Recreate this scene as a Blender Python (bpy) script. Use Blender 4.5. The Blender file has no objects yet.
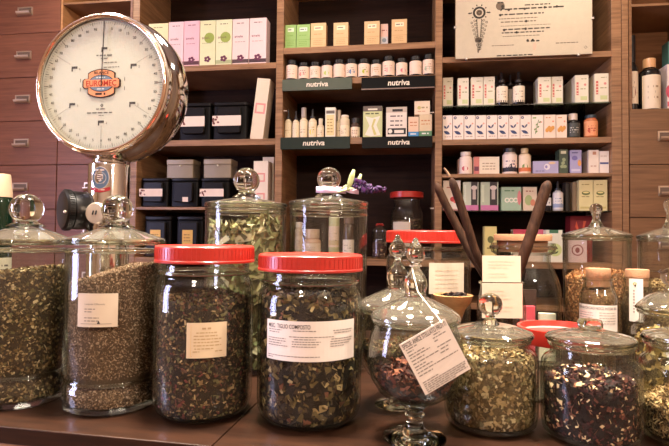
import bpy, bmesh, math, random
import numpy as np
from mathutils import Vector, Matrix

random.seed(7)
rng = np.random.default_rng(11)
S = bpy.context.scene
COL = S.collection
PI = math.pi
WINDOW_L, AISLE_W, COUNTER_W, ROOM_W, EXPOSURE = 26.0, 6.5, 25.0, 58.0, 0.18

# ------------------------------------------------------------------ camera
F = 500.0
CX, CY = 334.5, 223.0
CAM = Vector((0.0, 0.0, 1.225))
PITCH, ROLL = math.radians(1.6), math.radians(0.6)
CR = Matrix.Rotation(PI / 2 + PITCH, 3, 'X') @ Matrix.Rotation(ROLL, 3, 'Z')
cd = bpy.data.cameras.new('camera')
cd.sensor_width = 36.0
cd.lens = F / 669.0 * 36.0
cd.clip_start = 0.02
cam = bpy.data.objects.new('camera', cd)
COL.objects.link(cam)
cam.matrix_world = Matrix.Translation(CAM) @ CR.to_4x4()
S.camera = cam

TOP = 0.95                                  # counter top height
THETA = math.radians(8.13)                  # the shelf wall is turned a little to the lens
U = Vector((math.cos(THETA), -math.sin(THETA), 0))
N = Vector((math.sin(THETA), math.cos(THETA), 0))
P0 = Vector((0, 2.5, 0))

def ray(x, y):
    return CR @ Vector(((x - CX) / F, -(y - CY) / F, -1.0))

def at(x, y, Y):
    """point seen at (x, y) in the photo, Y metres ahead"""
    d = ray(x, y)
    return CAM + d * (Y / d.y)

def zat(x, y, Y):
    return at(x, y, Y).z

def shelf_uz(x, y, d=0.0):
    r = ray(x, y)
    t = ((P0 + N * d) - CAM).dot(N) / r.dot(N)
    p = CAM + r * t
    return (p - P0).dot(U), p.z

def W(u, d, z):
    return P0 + U * u + N * d + Vector((0, 0, z))

def proj(p):
    v = CR.transposed() @ (Vector(p) - CAM)
    return CX + F * v.x / -v.z, CY - F * v.y / -v.z

def stand(xl, xr, yb=None, Y=None, ym=330):
    """upright round thing seen between xl and xr: its axis (x, y) and radius; yb = where its front foot touches the counter"""
    dl, dr = at(xl, ym, 1.0), at(xr, ym, 1.0)
    al, ar = math.atan2(dl.x, 1), math.atan2(dr.x, 1)
    ac, be = (al + ar) / 2, (ar - al) / 2
    if yb is not None:
        r = ray(CX + F * math.tan(ac), yb)
        t = (TOP - CAM.z) / r.z
        df = math.hypot(r.x * t, r.y * t)
        dist = df / (1 - math.sin(be))
    else:
        dist = Y / math.cos(ac)
    return dist * math.sin(ac), dist * math.cos(ac), dist * math.sin(be)

# ------------------------------------------------------------------ materials
def lin(c):
    out = []
    for v in c[:3]:
        v = v / 255.0
        out.append(v / 12.92 if v <= 0.04045 else ((v + 0.055) / 1.055) ** 2.4)
    return (out[0], out[1], out[2], 1.0)

MC = {}
def new_mat(name):
    m = bpy.data.materials.new(name)
    m.use_nodes = True
    nt = m.node_tree
    for n in list(nt.nodes):
        nt.nodes.remove(n)
    o = nt.nodes.new('ShaderNodeOutputMaterial')
    return m, nt, o

def plain(rgb, rough=0.5, metal=0.0, bump=0.0, bscale=200.0, spec=0.5, vary=0.06):
    key = (tuple(rgb), rough, metal, bump, bscale, spec)
    if key in MC:
        return MC[key]
    m, nt, o = new_mat('paint_%d_%d_%d' % tuple(int(v) for v in rgb[:3]))
    b = nt.nodes.new('ShaderNodeBsdfPrincipled')
    b.inputs['Roughness'].default_value = rough
    b.inputs['Metallic'].default_value = metal
    b.inputs['Specular IOR Level'].default_value = spec
    tc = nt.nodes.new('ShaderNodeTexCoord')
    no = nt.nodes.new('ShaderNodeTexNoise')
    no.inputs['Scale'].default_value = 35
    nt.links.new(tc.outputs['Object'], no.inputs['Vector'])
    mx = nt.nodes.new('ShaderNodeMix'); mx.data_type = 'RGBA'
    c = lin(rgb)
    mx.inputs[6].default_value = tuple(v * (1 - vary) for v in c[:3]) + (1,)
    mx.inputs[7].default_value = tuple(min(1, v * (1 + vary)) for v in c[:3]) + (1,)
    nt.links.new(no.outputs['Fac'], mx.inputs[0])
    nt.links.new(mx.outputs[2], b.inputs['Base Color'])
    if bump:
        n2 = nt.nodes.new('ShaderNodeTexNoise'); n2.inputs['Scale'].default_value = bscale
        nt.links.new(tc.outputs['Object'], n2.inputs['Vector'])
        bp = nt.nodes.new('ShaderNodeBump'); bp.inputs['Strength'].default_value = bump; bp.inputs['Distance'].default_value = 0.002
        nt.links.new(n2.outputs['Fac'], bp.inputs['Height'])
        nt.links.new(bp.outputs['Normal'], b.inputs['Normal'])
    nt.links.new(b.outputs['BSDF'], o.inputs['Surface'])
    MC[key] = m
    return m

def wood(name, dark, light, scale=(1.2, 1.2, 40), rough=0.42, axis='x'):
    if name in MC:
        return MC[name]
    m, nt, o = new_mat(name)
    b = nt.nodes.new('ShaderNodeBsdfPrincipled')
    b.inputs['Roughness'].default_value = rough
    b.inputs['Specular IOR Level'].default_value = 0.1 if rough >= .6 else 0.4
    tc = nt.nodes.new('ShaderNodeTexCoord')
    mp = nt.nodes.new('ShaderNodeMapping')
    mp.inputs['Scale'].default_value = scale
    nt.links.new(tc.outputs['Object'], mp.inputs['Vector'])
    n1 = nt.nodes.new('ShaderNodeTexNoise')
    n1.inputs['Scale'].default_value = 2.2; n1.inputs['Detail'].default_value = 6; n1.inputs['Roughness'].default_value = 0.62
    n1.inputs['Distortion'].default_value = 0.25
    nt.links.new(mp.outputs['Vector'], n1.inputs['Vector'])
    n2 = nt.nodes.new('ShaderNodeTexNoise')
    n2.inputs['Scale'].default_value = 9; n2.inputs['Detail'].default_value = 3
    nt.links.new(mp.outputs['Vector'], n2.inputs['Vector'])
    ad = nt.nodes.new('ShaderNodeMath'); ad.operation = 'MULTIPLY_ADD'
    ad.inputs[1].default_value = 0.35
    nt.links.new(n2.outputs['Fac'], ad.inputs[0]); nt.links.new(n1.outputs['Fac'], ad.inputs[2])
    cr = nt.nodes.new('ShaderNodeValToRGB')
    cr.color_ramp.elements[0].position = 0.42; cr.color_ramp.elements[0].color = lin(dark)
    cr.color_ramp.elements[1].position = 0.9; cr.color_ramp.elements[1].color = lin(light)
    nt.links.new(ad.outputs[0], cr.inputs['Fac'])
    nt.links.new(cr.outputs['Color'], b.inputs['Base Color'])
    bp = nt.nodes.new('ShaderNodeBump'); bp.inputs['Strength'].default_value = 0.12; bp.inputs['Distance'].default_value = 0.002
    nt.links.new(ad.outputs[0], bp.inputs['Height']); nt.links.new(bp.outputs['Normal'], b.inputs['Normal'])
    nt.links.new(b.outputs['BSDF'], o.inputs['Surface'])
    MC[name] = m
    return m

def thin_glass(name, tint=(252, 253, 251), edge=(206, 214, 204), f0=0.035, rough=0.015, lit_haze=0.0, cap=0.7, expo=4.0, wavy=True):
    """clear container glass: straight-through light plus a mirror coat growing to the edges"""
    if name in MC:
        return MC[name]
    m, nt, o = new_mat(name)
    lw = nt.nodes.new('ShaderNodeLayerWeight'); lw.inputs['Blend'].default_value = 0.5
    p = nt.nodes.new('ShaderNodeMath'); p.operation = 'POWER'; p.inputs[1].default_value = expo
    nt.links.new(lw.outputs['Facing'], p.inputs[0])
    sc = nt.nodes.new('ShaderNodeMath'); sc.operation = 'MULTIPLY_ADD'; sc.inputs[1].default_value = cap; sc.inputs[2].default_value = f0
    nt.links.new(p.outputs[0], sc.inputs[0])
    mc = nt.nodes.new('ShaderNodeMix'); mc.data_type = 'RGBA'
    mc.inputs[6].default_value = lin(tint); mc.inputs[7].default_value = lin(edge)
    p2 = nt.nodes.new('ShaderNodeMath'); p2.operation = 'POWER'; p2.inputs[1].default_value = 2.5
    nt.links.new(lw.outputs['Facing'], p2.inputs[0])
    nt.links.new(p2.outputs[0], mc.inputs[0])
    tr = nt.nodes.new('ShaderNodeBsdfTransparent'); nt.links.new(mc.outputs[2], tr.inputs['Color'])
    gl = nt.nodes.new('ShaderNodeBsdfGlossy'); gl.inputs['Roughness'].default_value = rough
    # slow waviness of blown glass
    tc = nt.nodes.new('ShaderNodeTexCoord'); no = nt.nodes.new('ShaderNodeTexNoise')
    no.inputs['Scale'].default_value = 22; no.inputs['Detail'].default_value = 1
    nt.links.new(tc.outputs['Object'], no.inputs['Vector'])
    bp = nt.nodes.new('ShaderNodeBump'); bp.inputs['Strength'].default_value = 0.25; bp.inputs['Distance'].default_value = 0.004
    nt.links.new(no.outputs['Fac'], bp.inputs['Height']); wavy and nt.links.new(bp.outputs['Normal'], gl.inputs['Normal'])
    mx = nt.nodes.new('ShaderNodeMixShader')
    nt.links.new(sc.outputs[0], mx.inputs[0]); nt.links.new(tr.outputs[0], mx.inputs[1]); nt.links.new(gl.outputs[0], mx.inputs[2])
    last = mx
    if lit_haze:
        df = nt.nodes.new('ShaderNodeBsdfDiffuse'); df.inputs['Color'].default_value = lin((244, 230, 206))  # cream diffuse haze standing in for light refracted and reflected by thick glass
        no2 = nt.nodes.new('ShaderNodeTexNoise'); no2.inputs['Scale'].default_value = 9; no2.inputs['Detail'].default_value = 5
        nt.links.new(tc.outputs['Object'], no2.inputs['Vector'])
        fm = nt.nodes.new('ShaderNodeMath'); fm.operation = 'MULTIPLY'; fm.inputs[1].default_value = lit_haze * 2
        nt.links.new(no2.outputs['Fac'], fm.inputs[0])
        m2 = nt.nodes.new('ShaderNodeMixShader')
        nt.links.new(fm.outputs[0], m2.inputs[0]); nt.links.new(mx.outputs[0], m2.inputs[1]); nt.links.new(df.outputs[0], m2.inputs[2])
        last = m2
    nt.links.new(last.outputs[0], o.inputs['Surface'])
    MC[name] = m
    return m

def solid_glass(name, tint=(250, 252, 248), rough=0.0, ior=1.48):
    if name in MC:
        return MC[name]
    m, nt, o = new_mat(name)
    g = nt.nodes.new('ShaderNodeBsdfGlass')
    g.inputs['Color'].default_value = lin(tint); g.inputs['Roughness'].default_value = rough; g.inputs['IOR'].default_value = ior
    nt.links.new(g.outputs[0], o.inputs['Surface'])
    MC[name] = m
    return m

def emit(name, rgb, strength):
    m, nt, o = new_mat(name)
    e = nt.nodes.new('ShaderNodeEmission'); e.inputs['Color'].default_value = lin(rgb); e.inputs['Strength'].default_value = strength
    nt.links.new(e.outputs[0], o.inputs['Surface'])
    return m

def flakes_mat(name, palette, rough=0.75):
    """each dried piece takes one colour of the mix"""
    if name in MC:
        return MC[name]
    m, nt, o = new_mat(name)
    b = nt.nodes.new('ShaderNodeBsdfPrincipled'); b.inputs['Roughness'].default_value = rough
    b.inputs['Specular IOR Level'].default_value = 0.25
    ge = nt.nodes.new('ShaderNodeNewGeometry')
    cr = nt.nodes.new('ShaderNodeValToRGB'); cr.color_ramp.interpolation = 'CONSTANT'
    tot = sum(w for _, w in palette); acc = 0
    els = cr.color_ramp.elements
    for i, (c, w) in enumerate(palette):
        e = els[0] if i == 0 else (els[1] if i == 1 else els.new(min(0.999, acc / tot)))
        e.position = min(0.999, acc / tot); e.color = lin(c)
        acc += w
    nt.links.new(ge.outputs['Random Per Island'], cr.inputs['Fac'])
    nt.links.new(cr.outputs['Color'], b.inputs['Base Color'])
    nt.links.new(b.outputs['BSDF'], o.inputs['Surface'])
    MC[name] = m
    return m

CHROME = lambda: plain((226, 224, 220), 0.08, 1.0, vary=0.01)
GLASS = thin_glass('container_glass', lit_haze=0.003, f0=.028, cap=.8, expo=3.6)
LIDGLASS = thin_glass('lid_glass', (250, 252, 248), (206, 214, 202), f0=0.085, cap=0.9, expo=2.2, lit_haze=0.035)
KNOB = solid_glass('knob_glass')
PAPER = plain((236, 226, 214), 0.7)
INK = plain((58, 50, 48), 0.7)
INKG = plain((136, 124, 116), 0.7)
BLACKP = plain((16, 14, 14), 0.35)

# ------------------------------------------------------------------ mesh builder
class MB:
    def __init__(s):
        s.v = []; s.f = []; s.m = []; s.mats = []
    def mi(s, mat):
        if mat not in s.mats:
            s.mats.append(mat)
        return s.mats.index(mat)
    def add(s, vs, fs, mat):
        o = len(s.v); k = s.mi(mat)
        s.v.extend(tuple(v) for v in vs)
        for f in fs:
            s.f.append(tuple(i + o for i in f)); s.m.append(k)
        return s
    def box(s, lo, hi, mat, M=None):
        x0, y0, z0 = lo; x1, y1, z1 = hi
        vs = [Vector(p) for p in ((x0, y0, z0), (x1, y0, z0), (x1, y1, z0), (x0, y1, z0), (x0, y0, z1), (x1, y0, z1), (x1, y1, z1), (x0, y1, z1))]
        if M is not None:
            vs = [M @ v for v in vs]
        return s.add(vs, [(0, 3, 2, 1), (4, 5, 6, 7), (0, 1, 5, 4), (1, 2, 6, 5), (2, 3, 7, 6), (3, 0, 4, 7)], mat)
    def rbox(s, lo, hi, r, mat, axis='z', seg=4, M=None):
        """box with its four long edges rounded (prism along the axis) and a small chamfer on both ends"""
        (x0, y0, z0), (x1, y1, z1) = lo, hi
        if axis == 'z': a0, a1, b0, b1, c0, c1 = x0, x1, y0, y1, z0, z1
        elif axis == 'y': a0, a1, b0, b1, c0, c1 = x0, x1, z0, z1, y0, y1
        else: a0, a1, b0, b1, c0, c1 = y0, y1, z0, z1, x0, x1
        ch = min(r * 0.4, (c1 - c0) * 0.2)
        def ring(ins, c):
            out = []
            for (cx, cy, st) in ((a1 - r, b1 - r, 0), (a0 + r, b1 - r, 1), (a0 + r, b0 + r, 2), (a1 - r, b0 + r, 3)):
                for k in range(seg + 1):
                    t = (st + k / seg) * PI / 2
                    out.append((cx + (r - ins) * math.cos(t), cy + (r - ins) * math.sin(t), c))
            return out
        rings = [ring(ch, c0), ring(0, c0 + ch), ring(0, c1 - ch), ring(ch, c1)]
        n = len(rings[0]); vs = []
        for q in rings:
            for (a, b, c) in q:
                vs.append(Vector((a, b, c)) if axis == 'z' else Vector((a, c, b)) if axis == 'y' else Vector((c, a, b)))
        if M is not None:
            vs = [M @ v for v in vs]
        fs = []
        flip = axis == 'y'
        for k in range(3):
            for i in range(n):
                j = (i + 1) % n
                q = (k * n + i, k * n + j, (k + 1) * n + j, (k + 1) * n + i)
                fs.append(q[::-1] if flip else q)
        lo_c = tuple(range(n)); hi_c = tuple(range(3 * n, 4 * n))
        fs.append(lo_c if flip else lo_c[::-1]); fs.append(hi_c[::-1] if flip else hi_c)
        return s.add(vs, fs, mat)
    def lathe(s, prof, mat, seg=48, M=None, close=False, sq=None):
        """revolve (r, z) pairs round z; close joins last to first (a hollow shell)"""
        vs = []; fs = []; idx = []
        for (r, z) in prof:
            if r < 1e-6:
                idx.append([len(vs)]); vs.append(Vector((0, 0, z)))
            else:
                row = []
                for k in range(seg):
                    t = 2 * PI * k / seg
                    row.append(len(vs)); vs.append(Vector((r * math.cos(t), r * math.sin(t), z)))
                idx.append(row)
        pairs = list(zip(idx, idx[1:]))
        if close:
            pairs.append((idx[-1], idx[0]))
        for a, b in pairs:
            for k in range(seg):
                j = (k + 1) % seg
                if len(a) == 1 and len(b) == 1:
                    break
                if len(a) == 1: fs.append((a[0], b[j], b[k]))
                elif len(b) == 1: fs.append((a[k], a[j], b[0]))
                else: fs.append((a[k], a[j], b[j], b[k]))
        if M is not None:
            vs = [M @ v for v in vs]
        return s.add(vs, fs, mat)
    def tube(s, pts, rad, mat, seg=10, caps=True):
        pts = [Vector(p) for p in pts]
        if not hasattr(rad, '__len__'):
            rad = [rad] * len(pts)
        vs = []; fs = []
        t0 = (pts[1] - pts[0]).normalized()
        up = Vector((0, 0, 1)) if abs(t0.z) < 0.9 else Vector((1, 0, 0))
        for i, p in enumerate(pts):
            t = (pts[min(i + 1, len(pts) - 1)] - pts[max(i - 1, 0)]).normalized()
            a = t.cross(up).normalized(); b = a.cross(t).normalized()
            for k in range(seg):
                w = 2 * PI * k / seg
                vs.append(p + (a * math.cos(w) + b * math.sin(w)) * rad[i])
        for i in range(len(pts) - 1):
            for k in range(seg):
                j = (k + 1) % seg
                fs.append((i * seg + k, i * seg + j, (i + 1) * seg + j, (i + 1) * seg + k))
        if caps:
            fs.append(tuple(range(seg))[::-1]); fs.append(tuple(range((len(pts) - 1) * seg, len(pts) * seg)))
        return s.add(vs, fs, mat)
    def build(s, name, parent=None, smooth=None, loc=None, rotz=0.0, bevel=0.0):
        me = bpy.data.meshes.new(name)
        me.from_pydata([tuple(v) for v in s.v], [], s.f)
        for m in s.mats:
            me.materials.append(m)
        if s.m:
            me.polygons.foreach_set('material_index', s.m)
        me.update()
        o = bpy.data.objects.new(name, me)
        COL.objects.link(o)
        if parent is not None:
            o.parent = parent
        if loc is not None:
            o.location = loc
        o.rotation_euler = (0, 0, rotz)
        if smooth is not None:
            for p in me.polygons:
                p.use_smooth = True
            bm = bmesh.new(); bm.from_mesh(me)
            bmesh.ops.recalc_face_normals(bm, faces=bm.faces)
            for e in bm.edges:
                if len(e.link_faces) == 2 and e.calc_face_angle(0) > math.radians(smooth):
                    e.smooth = False
            bm.to_mesh(me); bm.free()
        if bevel:
            b = o.modifiers.new('edge', 'BEVEL'); b.width = bevel; b.segments = 2; b.limit_method = 'ANGLE'
        return o

def tag(o, label=None, cat=None, group=None, kind=None):
    if label: o['label'] = label
    if cat: o['category'] = cat
    if group: o['group'] = group
    if kind: o['kind'] = kind
    return o

def thing(name, label, cat, loc, rotz=0.0, group=None):
    o = bpy.data.objects.new(name, None)
    o.empty_display_size = 0.05
    COL.objects.link(o)
    o.location = loc; o.rotation_euler = (0, 0, rotz)
    return tag(o, label, cat, group)

# ------------------------------------------------------------------ lettering
TC = {}
def text_geo(txt, bold=0.0):
    """flat letter outlines, cap height ~1, start at x = 0: (verts, faces, width)"""
    key = (txt, bold)
    if key in TC:
        return TC[key]
    c = bpy.data.curves.new('lettering', 'FONT')
    c.body = txt; c.size = 1.0 / 0.7; c.offset = bold; c.resolution_u = 3
    o = bpy.data.objects.new('lettering', c)
    COL.objects.link(o)
    bpy.context.view_layer.update()
    dg = bpy.context.evaluated_depsgraph_get()
    me = bpy.data.meshes.new_from_object(o.evaluated_get(dg))
    vs = [(v.co.x, v.co.y) for v in me.vertices]
    fs = [tuple(p.vertices) for p in me.polygons]
    bpy.data.objects.remove(o); bpy.data.curves.remove(c); bpy.data.meshes.remove(me)
    w = max([v[0] for v in vs] or [1])
    TC[key] = (vs, fs, w)
    return TC[key]

class Face:
    """a printable surface: maps (a, b), metres right and up from its lower left, to 3-D with a lift off the sheet"""
    def __init__(s, fn, w, h):
        s.fn, s.w, s.h = fn, w, h
    def text(s, mb, txt, a, b, size, mat, bold=0.0, fit=None, center=False, shear=0.0, lift=0.0004):
        vs, fs, w = text_geo(txt, bold)
        sx = size if fit is None else fit / w
        if center: a = a - w * sx / 2
        mb.add([s.fn(a + x * sx + y * size * shear, b + y * size, lift) for x, y in vs], fs, mat)
    def rect(s, mb, a0, b0, a1, b1, mat, lift=0.0003, n=1):
        vs = []; fs = []
        for i in range(n + 1):
            a = a0 + (a1 - a0) * i / n
            vs += [s.fn(a, b0, lift), s.fn(a, b1, lift)]
            if i: fs.append((2 * i - 2, 2 * i, 2 * i + 1, 2 * i - 1))
        mb.add(vs, fs, mat)
    def blob(s, mb, a, b, ra, rb, mat, lift=0.0004, seg=14, rot=0.0):
        ca, sa = math.cos(rot), math.sin(rot)
        vs = []
        for k in range(seg):
            t = 2 * PI * k / seg
            x, y = ra * math.cos(t), rb * math.sin(t)
            vs.append(s.fn(a + x * ca - y * sa, b + x * sa + y * ca, lift))
        mb.add(vs, [tuple(range(seg))], mat)
    def ring(s, mb, a, b, r0, r1, mat, lift=0.0004, seg=20):
        vs = []
        for k in range(seg):
            t = 2 * PI * k / seg
            vs += [s.fn(a + r0 * math.cos(t), b + r0 * math.sin(t), lift), s.fn(a + r1 * math.cos(t), b + r1 * math.sin(t), lift)]
        mb.add(vs, [(2 * k, 2 * k + 1, (2 * k + 3) % (2 * seg), (2 * k + 2) % (2 * seg)) for k in range(seg)], mat)
    def poly(s, mb, pts, mat, lift=0.0004):
        mb.add([s.fn(a, b, lift) for a, b in pts], [tuple(range(len(pts)))], mat)
    def line(s, mb, a0, b0, a1, b1, w, mat, lift=0.0004):
        d = Vector((a1 - a0, b1 - b0)); n = Vector((-d.y, d.x)).normalized() * w / 2
        s.poly(mb, [(a0 - n.x, b0 - n.y), (a1 - n.x, b1 - n.y), (a1 + n.x, b1 + n.y), (a0 + n.x, b0 + n.y)], mat, lift)
    def words(s, mb, a0, a1, b, h, mat, fill=0.9, lift=0.0004):
        """a line of print too small to read: word-long strokes"""
        a = a0; end = a0 + (a1 - a0) * fill
        while a < end:
            w = h * random.uniform(1.6, 5.0)
            e = min(a + w, end)
            if e - a > h * 0.5: s.rect(mb, a, b, e, b + h, mat, lift)
            a = e + h * 0.9

def flat(origin, right, up):
    r = Vector(right).normalized(); u = Vector(up).normalized(); n = r.cross(u); o = Vector(origin)
    return lambda a, b, l: o + r * a + u * b + n * l

# ------------------------------------------------------------------ dried things in jars
def interp(prof, z):
    for (r0, z0), (r1, z1) in zip(prof, prof[1:]):
        if z0 <= z <= z1 and z1 > z0:
            return r0 + (r1 - r0) * (z - z0) / (z1 - z0)
    return prof[-1][0] if z > prof[-1][1] else prof[0][0]

def filling(name, label, loc, prof, top, size, mat, core, asp=(0.4, 1.0), cover=2.0, tilt=0.45, cat='dried herbs', group=None, nmax=16000, toprough=1.0):
    """heap of dried pieces inside a jar: prof = inner (r, z) upward, top = fn(x, y) height of the heap"""
    vs_all = []; 
    z0 = prof[0][1]; zt = max(top(0, 0), top(prof[-1][0], 0), top(-prof[-1][0], 0))
    R = max(r for r, z in prof)
    cin = max(.0022, size * .3)
    area_side = 2 * PI * R * (zt - z0); area_top = PI * R * R
    mean = size * size * (asp[0] + asp[1]) / 2
    n_s = int(min(nmax, cover * area_side / mean)); n_t = int(min(nmax * 0.5, 1.6 * cover * area_top / mean))
    def pieces(C, Nn, n, tl):
        # C (n,3) centres, Nn (n,3) normals
        a = rng.normal(size=(n, 3)); 
        nn = Nn + tl * rng.normal(size=(n, 3)); nn /= np.linalg.norm(nn, axis=1)[:, None]
        t = np.cross(nn, a); t /= np.linalg.norm(t, axis=1)[:, None]
        b = np.cross(nn, t)
        L = size * rng.uniform(0.6, 1.35, n)[:, None] * 0.5
        Wd = L * rng.uniform(asp[0], asp[1], n)[:, None]
        k = rng.uniform(0.35, 1.0, (n, 8, 1)); bend = L * rng.uniform(-0.3, 0.3, (n, 1))
        q = np.stack([C - t * L * k[:, 0] - b * Wd * k[:, 4] + nn * bend, C + t * L * k[:, 1] - b * Wd * k[:, 5], C + t * L * k[:, 2] + b * Wd * k[:, 6] + nn * bend, C - t * L * k[:, 3] + b * Wd * k[:, 7]], axis=1)
        return q
    th = rng.uniform(0, 2 * PI, n_s)
    u = rng.uniform(0, 1, n_s)
    pz = np.array([z for r, z in prof]); pr = np.array([r for r, z in prof])
    zz = z0 + u * (zt - z0)
    rr = np.interp(zz, pz, pr) - rng.uniform(0.0004, cin + .001, n_s)
    X = rr * np.cos(th); Y = rr * np.sin(th)
    H = np.array([top(x, y) for x, y in zip(X, Y)])
    keep = zz < H
    X, Y, zz, th = X[keep], Y[keep], zz[keep], th[keep]
    C = np.stack([X, Y, zz], 1); Nn = np.stack([np.cos(th), np.sin(th), np.zeros_like(th)], 1)
    q1 = pieces(C, Nn, len(C), tilt)
    th = rng.uniform(0, 2 * PI, n_t); rho = np.sqrt(rng.uniform(0, 1, n_t))
    Rt = np.interp(zt - 0.01, pz, pr) - 0.002
    X = rho * Rt * np.cos(th); Y = rho * Rt * np.sin(th)
    Z = np.array([top(x, y) for x, y in zip(X, Y)]) + rng.uniform(-0.4, 0.5, n_t) * size * toprough
    C = np.stack([X, Y, Z], 1); Nn = np.tile(np.array([[0, 0, 1.0]]), (n_t, 1))
    q2 = pieces(C, Nn, n_t, 0.7)
    q = np.concatenate([q1, q2]).reshape(-1, 3)
    lim = np.interp(q[:, 2], pz, pr) - 0.0005
    rad = np.hypot(q[:, 0], q[:, 1]); f = np.minimum(1, lim / np.maximum(rad, 1e-6))
    q[:, 0] *= f; q[:, 1] *= f
    q[:, 2] = np.maximum(q[:, 2], z0 + 0.0004)
    nq = len(q) // 4
    # body of the heap
    seg = 40; rows = 14
    cv = []; cf = []
    for i in range(rows + 1):
        for k in range(seg):
            t = 2 * PI * k / seg
            r_ = R; z = z0
            zz_ = z0 + 0.0006 + (zt - z0) * i / rows
            r_ = max(.001, float(np.interp(zz_, pz, pr)) - cin)
            hx = top(r_ * math.cos(t), r_ * math.sin(t)) - size * 0.3
            z = min(zz_, hx)
            cv.append((r_ * math.cos(t), r_ * math.sin(t), z))
    for i in range(rows):
        for k in range(seg):
            j = (k + 1) % seg
            cf.append((i * seg + k, i * seg + j, (i + 1) * seg + j, (i + 1) * seg + k))
    base = rows * seg
    prev = list(range(base, base + seg))
    rt = float(np.interp(zt, pz, pr)) - cin
    for g in (0.75, 0.5, 0.25):
        row = []
        for k in range(seg):
            x, y = cv[base + k][0] * g, cv[base + k][1] * g
            row.append(len(cv)); cv.append((x, y, top(x, y) - size * 0.3))
        for k in range(seg):
            j = (k + 1) % seg
            cf.append((prev[k], prev[j], row[j], row[k]))
        prev = row
    c = len(cv); cv.append((0, 0, top(0, 0) - size * 0.3))
    for k in range(seg): cf.append((prev[k], prev[(k + 1) % seg], c))
    c = len(cv); cv.append((0, 0, z0 + 0.0005))
    for k in range(seg): cf.append((k, c, (k + 1) % seg))
    nv0 = len(cv)
    verts = np.concatenate([np.array(cv), q])
    me = bpy.data.meshes.new(name)
    faces_core = cf
    nl = sum(len(f) for f in faces_core) + 4 * nq
    npoly = len(faces_core) + nq
    me.vertices.add(len(verts)); me.vertices.foreach_set('co', verts.astype(np.float32).ravel())
    lv = np.concatenate([np.array([i for f in faces_core for i in f], dtype=np.int32), np.arange(4 * nq, dtype=np.int32) + nv0])
    tot = np.concatenate([np.array([len(f) for f in faces_core], dtype=np.int32), np.full(nq, 4, dtype=np.int32)])
    st = np.concatenate([[0], np.cumsum(tot)[:-1]]).astype(np.int32)
    me.loops.add(nl); me.loops.foreach_set('vertex_index', lv)
    me.polygons.add(npoly); me.polygons.foreach_set('loop_start', st)
    try: me.polygons.foreach_set('loop_total', tot)
    except Exception: pass
    me.materials.append(core); me.materials.append(mat)
    me.polygons.foreach_set('material_index', np.concatenate([np.zeros(len(faces_core)), np.ones(nq)]).astype(np.int32))
    me.update(calc_edges=True); me.validate()
    o = bpy.data.objects.new(name, me); COL.objects.link(o)
    o.location = loc
    return tag(o, label, cat, group, 'stuff')
# ------------------------------------------------------------------ the room (built square to the shelf wall)
WOOD_F = wood('walnut_shelf_front', (112, 77, 50), (176, 131, 92), (1.5, 1.5, 30))
WOOD_R = wood('walnut_drawer_front', (104, 71, 46), (146, 105, 71), (1.2, 1.2, 26))
WOOD_L = wood('rosy_lit_walnut_drawer_front', (106, 64, 48), (144, 92, 70), (1.2, 1.2, 26))  # same walnut as the other drawers, rosy light mixed into its colours
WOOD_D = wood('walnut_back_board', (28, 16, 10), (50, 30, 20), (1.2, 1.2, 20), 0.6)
WOOD_C = wood('counter_walnut', (26, 15, 9), (54, 32, 20), (3.0, 26, 26), 0.32)
WOOD_T = wood('pale_ledge_wood', (150, 112, 84), (188, 148, 114), (3.0, 26, 26), 0.4)

def room(name, boxes, mat, kind='structure', bevel=0.0):
    mb = MB()
    for lo, hi in boxes: mb.box(lo, hi, mat)
    o = mb.build(name, loc=P0, rotz=-THETA, bevel=bevel)
    return tag(o, kind=kind)

UL, UR, DB, DF, HC = -2.7, 3.0, 0.42, -5.2, 2.85
room('floor', [((UL - .1, DF - .1, -0.1), (UR + .1, DB + .1, 0))], wood('floor_boards', (92, 66, 48), (132, 98, 72), (6, 0.8, 1), 0.5))
room('ceiling', [((UL - .1, DF - .1, HC), (UR + .1, DB + .1, HC + .1))], plain((224, 212, 196), 0.85))
WALLP = plain((196, 170, 142), 0.85)
room('wall_back', [((UL - .1, DB, 0), (UR + .1, DB + .1, HC))], WALLP)
room('wall_right', [((UR, DF, 0), (UR + .1, DB, HC))], WALLP)
room('wall_front', [((UL - .1, DF - .1, 0), (UR + .1, DF, HC))], WALLP)
# daylight window in the left wall
WD0, WD1, WZ0, WZ1 = -2.9, -2.15, 0.75, 2.35
room('wall_left', [((UL - .1, DF, 0), (UL, WD0, HC)), ((UL - .1, WD1, 0), (UL, DB, HC)), ((UL - .1, WD0, 0), (UL, WD1, WZ0)), ((UL - .1, WD0, WZ1), (UL, WD1, HC))], WALLP)
win = thing('window_1', 'tall daylight window in the left wall', 'window', W(UL, (WD0 + WD1) / 2, WZ0), -THETA)
win['kind'] = 'structure'
mb = MB(); hw = (WD1 - WD0) / 2; hh = WZ1 - WZ0
WHITEP = plain((225, 220, 212), 0.5)
for lo, hi in (((-.09, -hw, 0), (.01, -hw + .05, hh)), ((-.09, hw - .05, 0), (.01, hw, hh)), ((-.09, -hw + .05, 0), (.01, hw - .05, .05)), ((-.09, -hw + .05, hh - .05), (.01, hw - .05, hh)), ((-.07, -hw + .05, hh * .62), (-.01, hw - .05, hh * .62 + .035))):
    mb.box(lo, hi, WHITEP)
mb.build('window_frame', win)
MB().box((-.06, -hw + .05, .05), (-.05, hw - .05, hh - .05), emit('daylight_pane', (206, 206, 255), WINDOW_L)).build('window_pane', win)

# ------------------------------------------------------------------ shelf wall
def ux(x, y=150, d=0.0): return shelf_uz(x, y, d)[0]
def zy(y, x, d=0.0): return shelf_uz(x, y, d)[1]
DEPTH = 0.36
uP = {k: (ux(a), ux(b)) for k, (a, b) in dict(p0=(130, 137), p1=(275, 282), p2=(435, 442), p3=(612, 622), p4=(623, 629)).items()}
SH = {}          # (section, name) -> top of the board
HZ = 2.82        # height of all units

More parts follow.
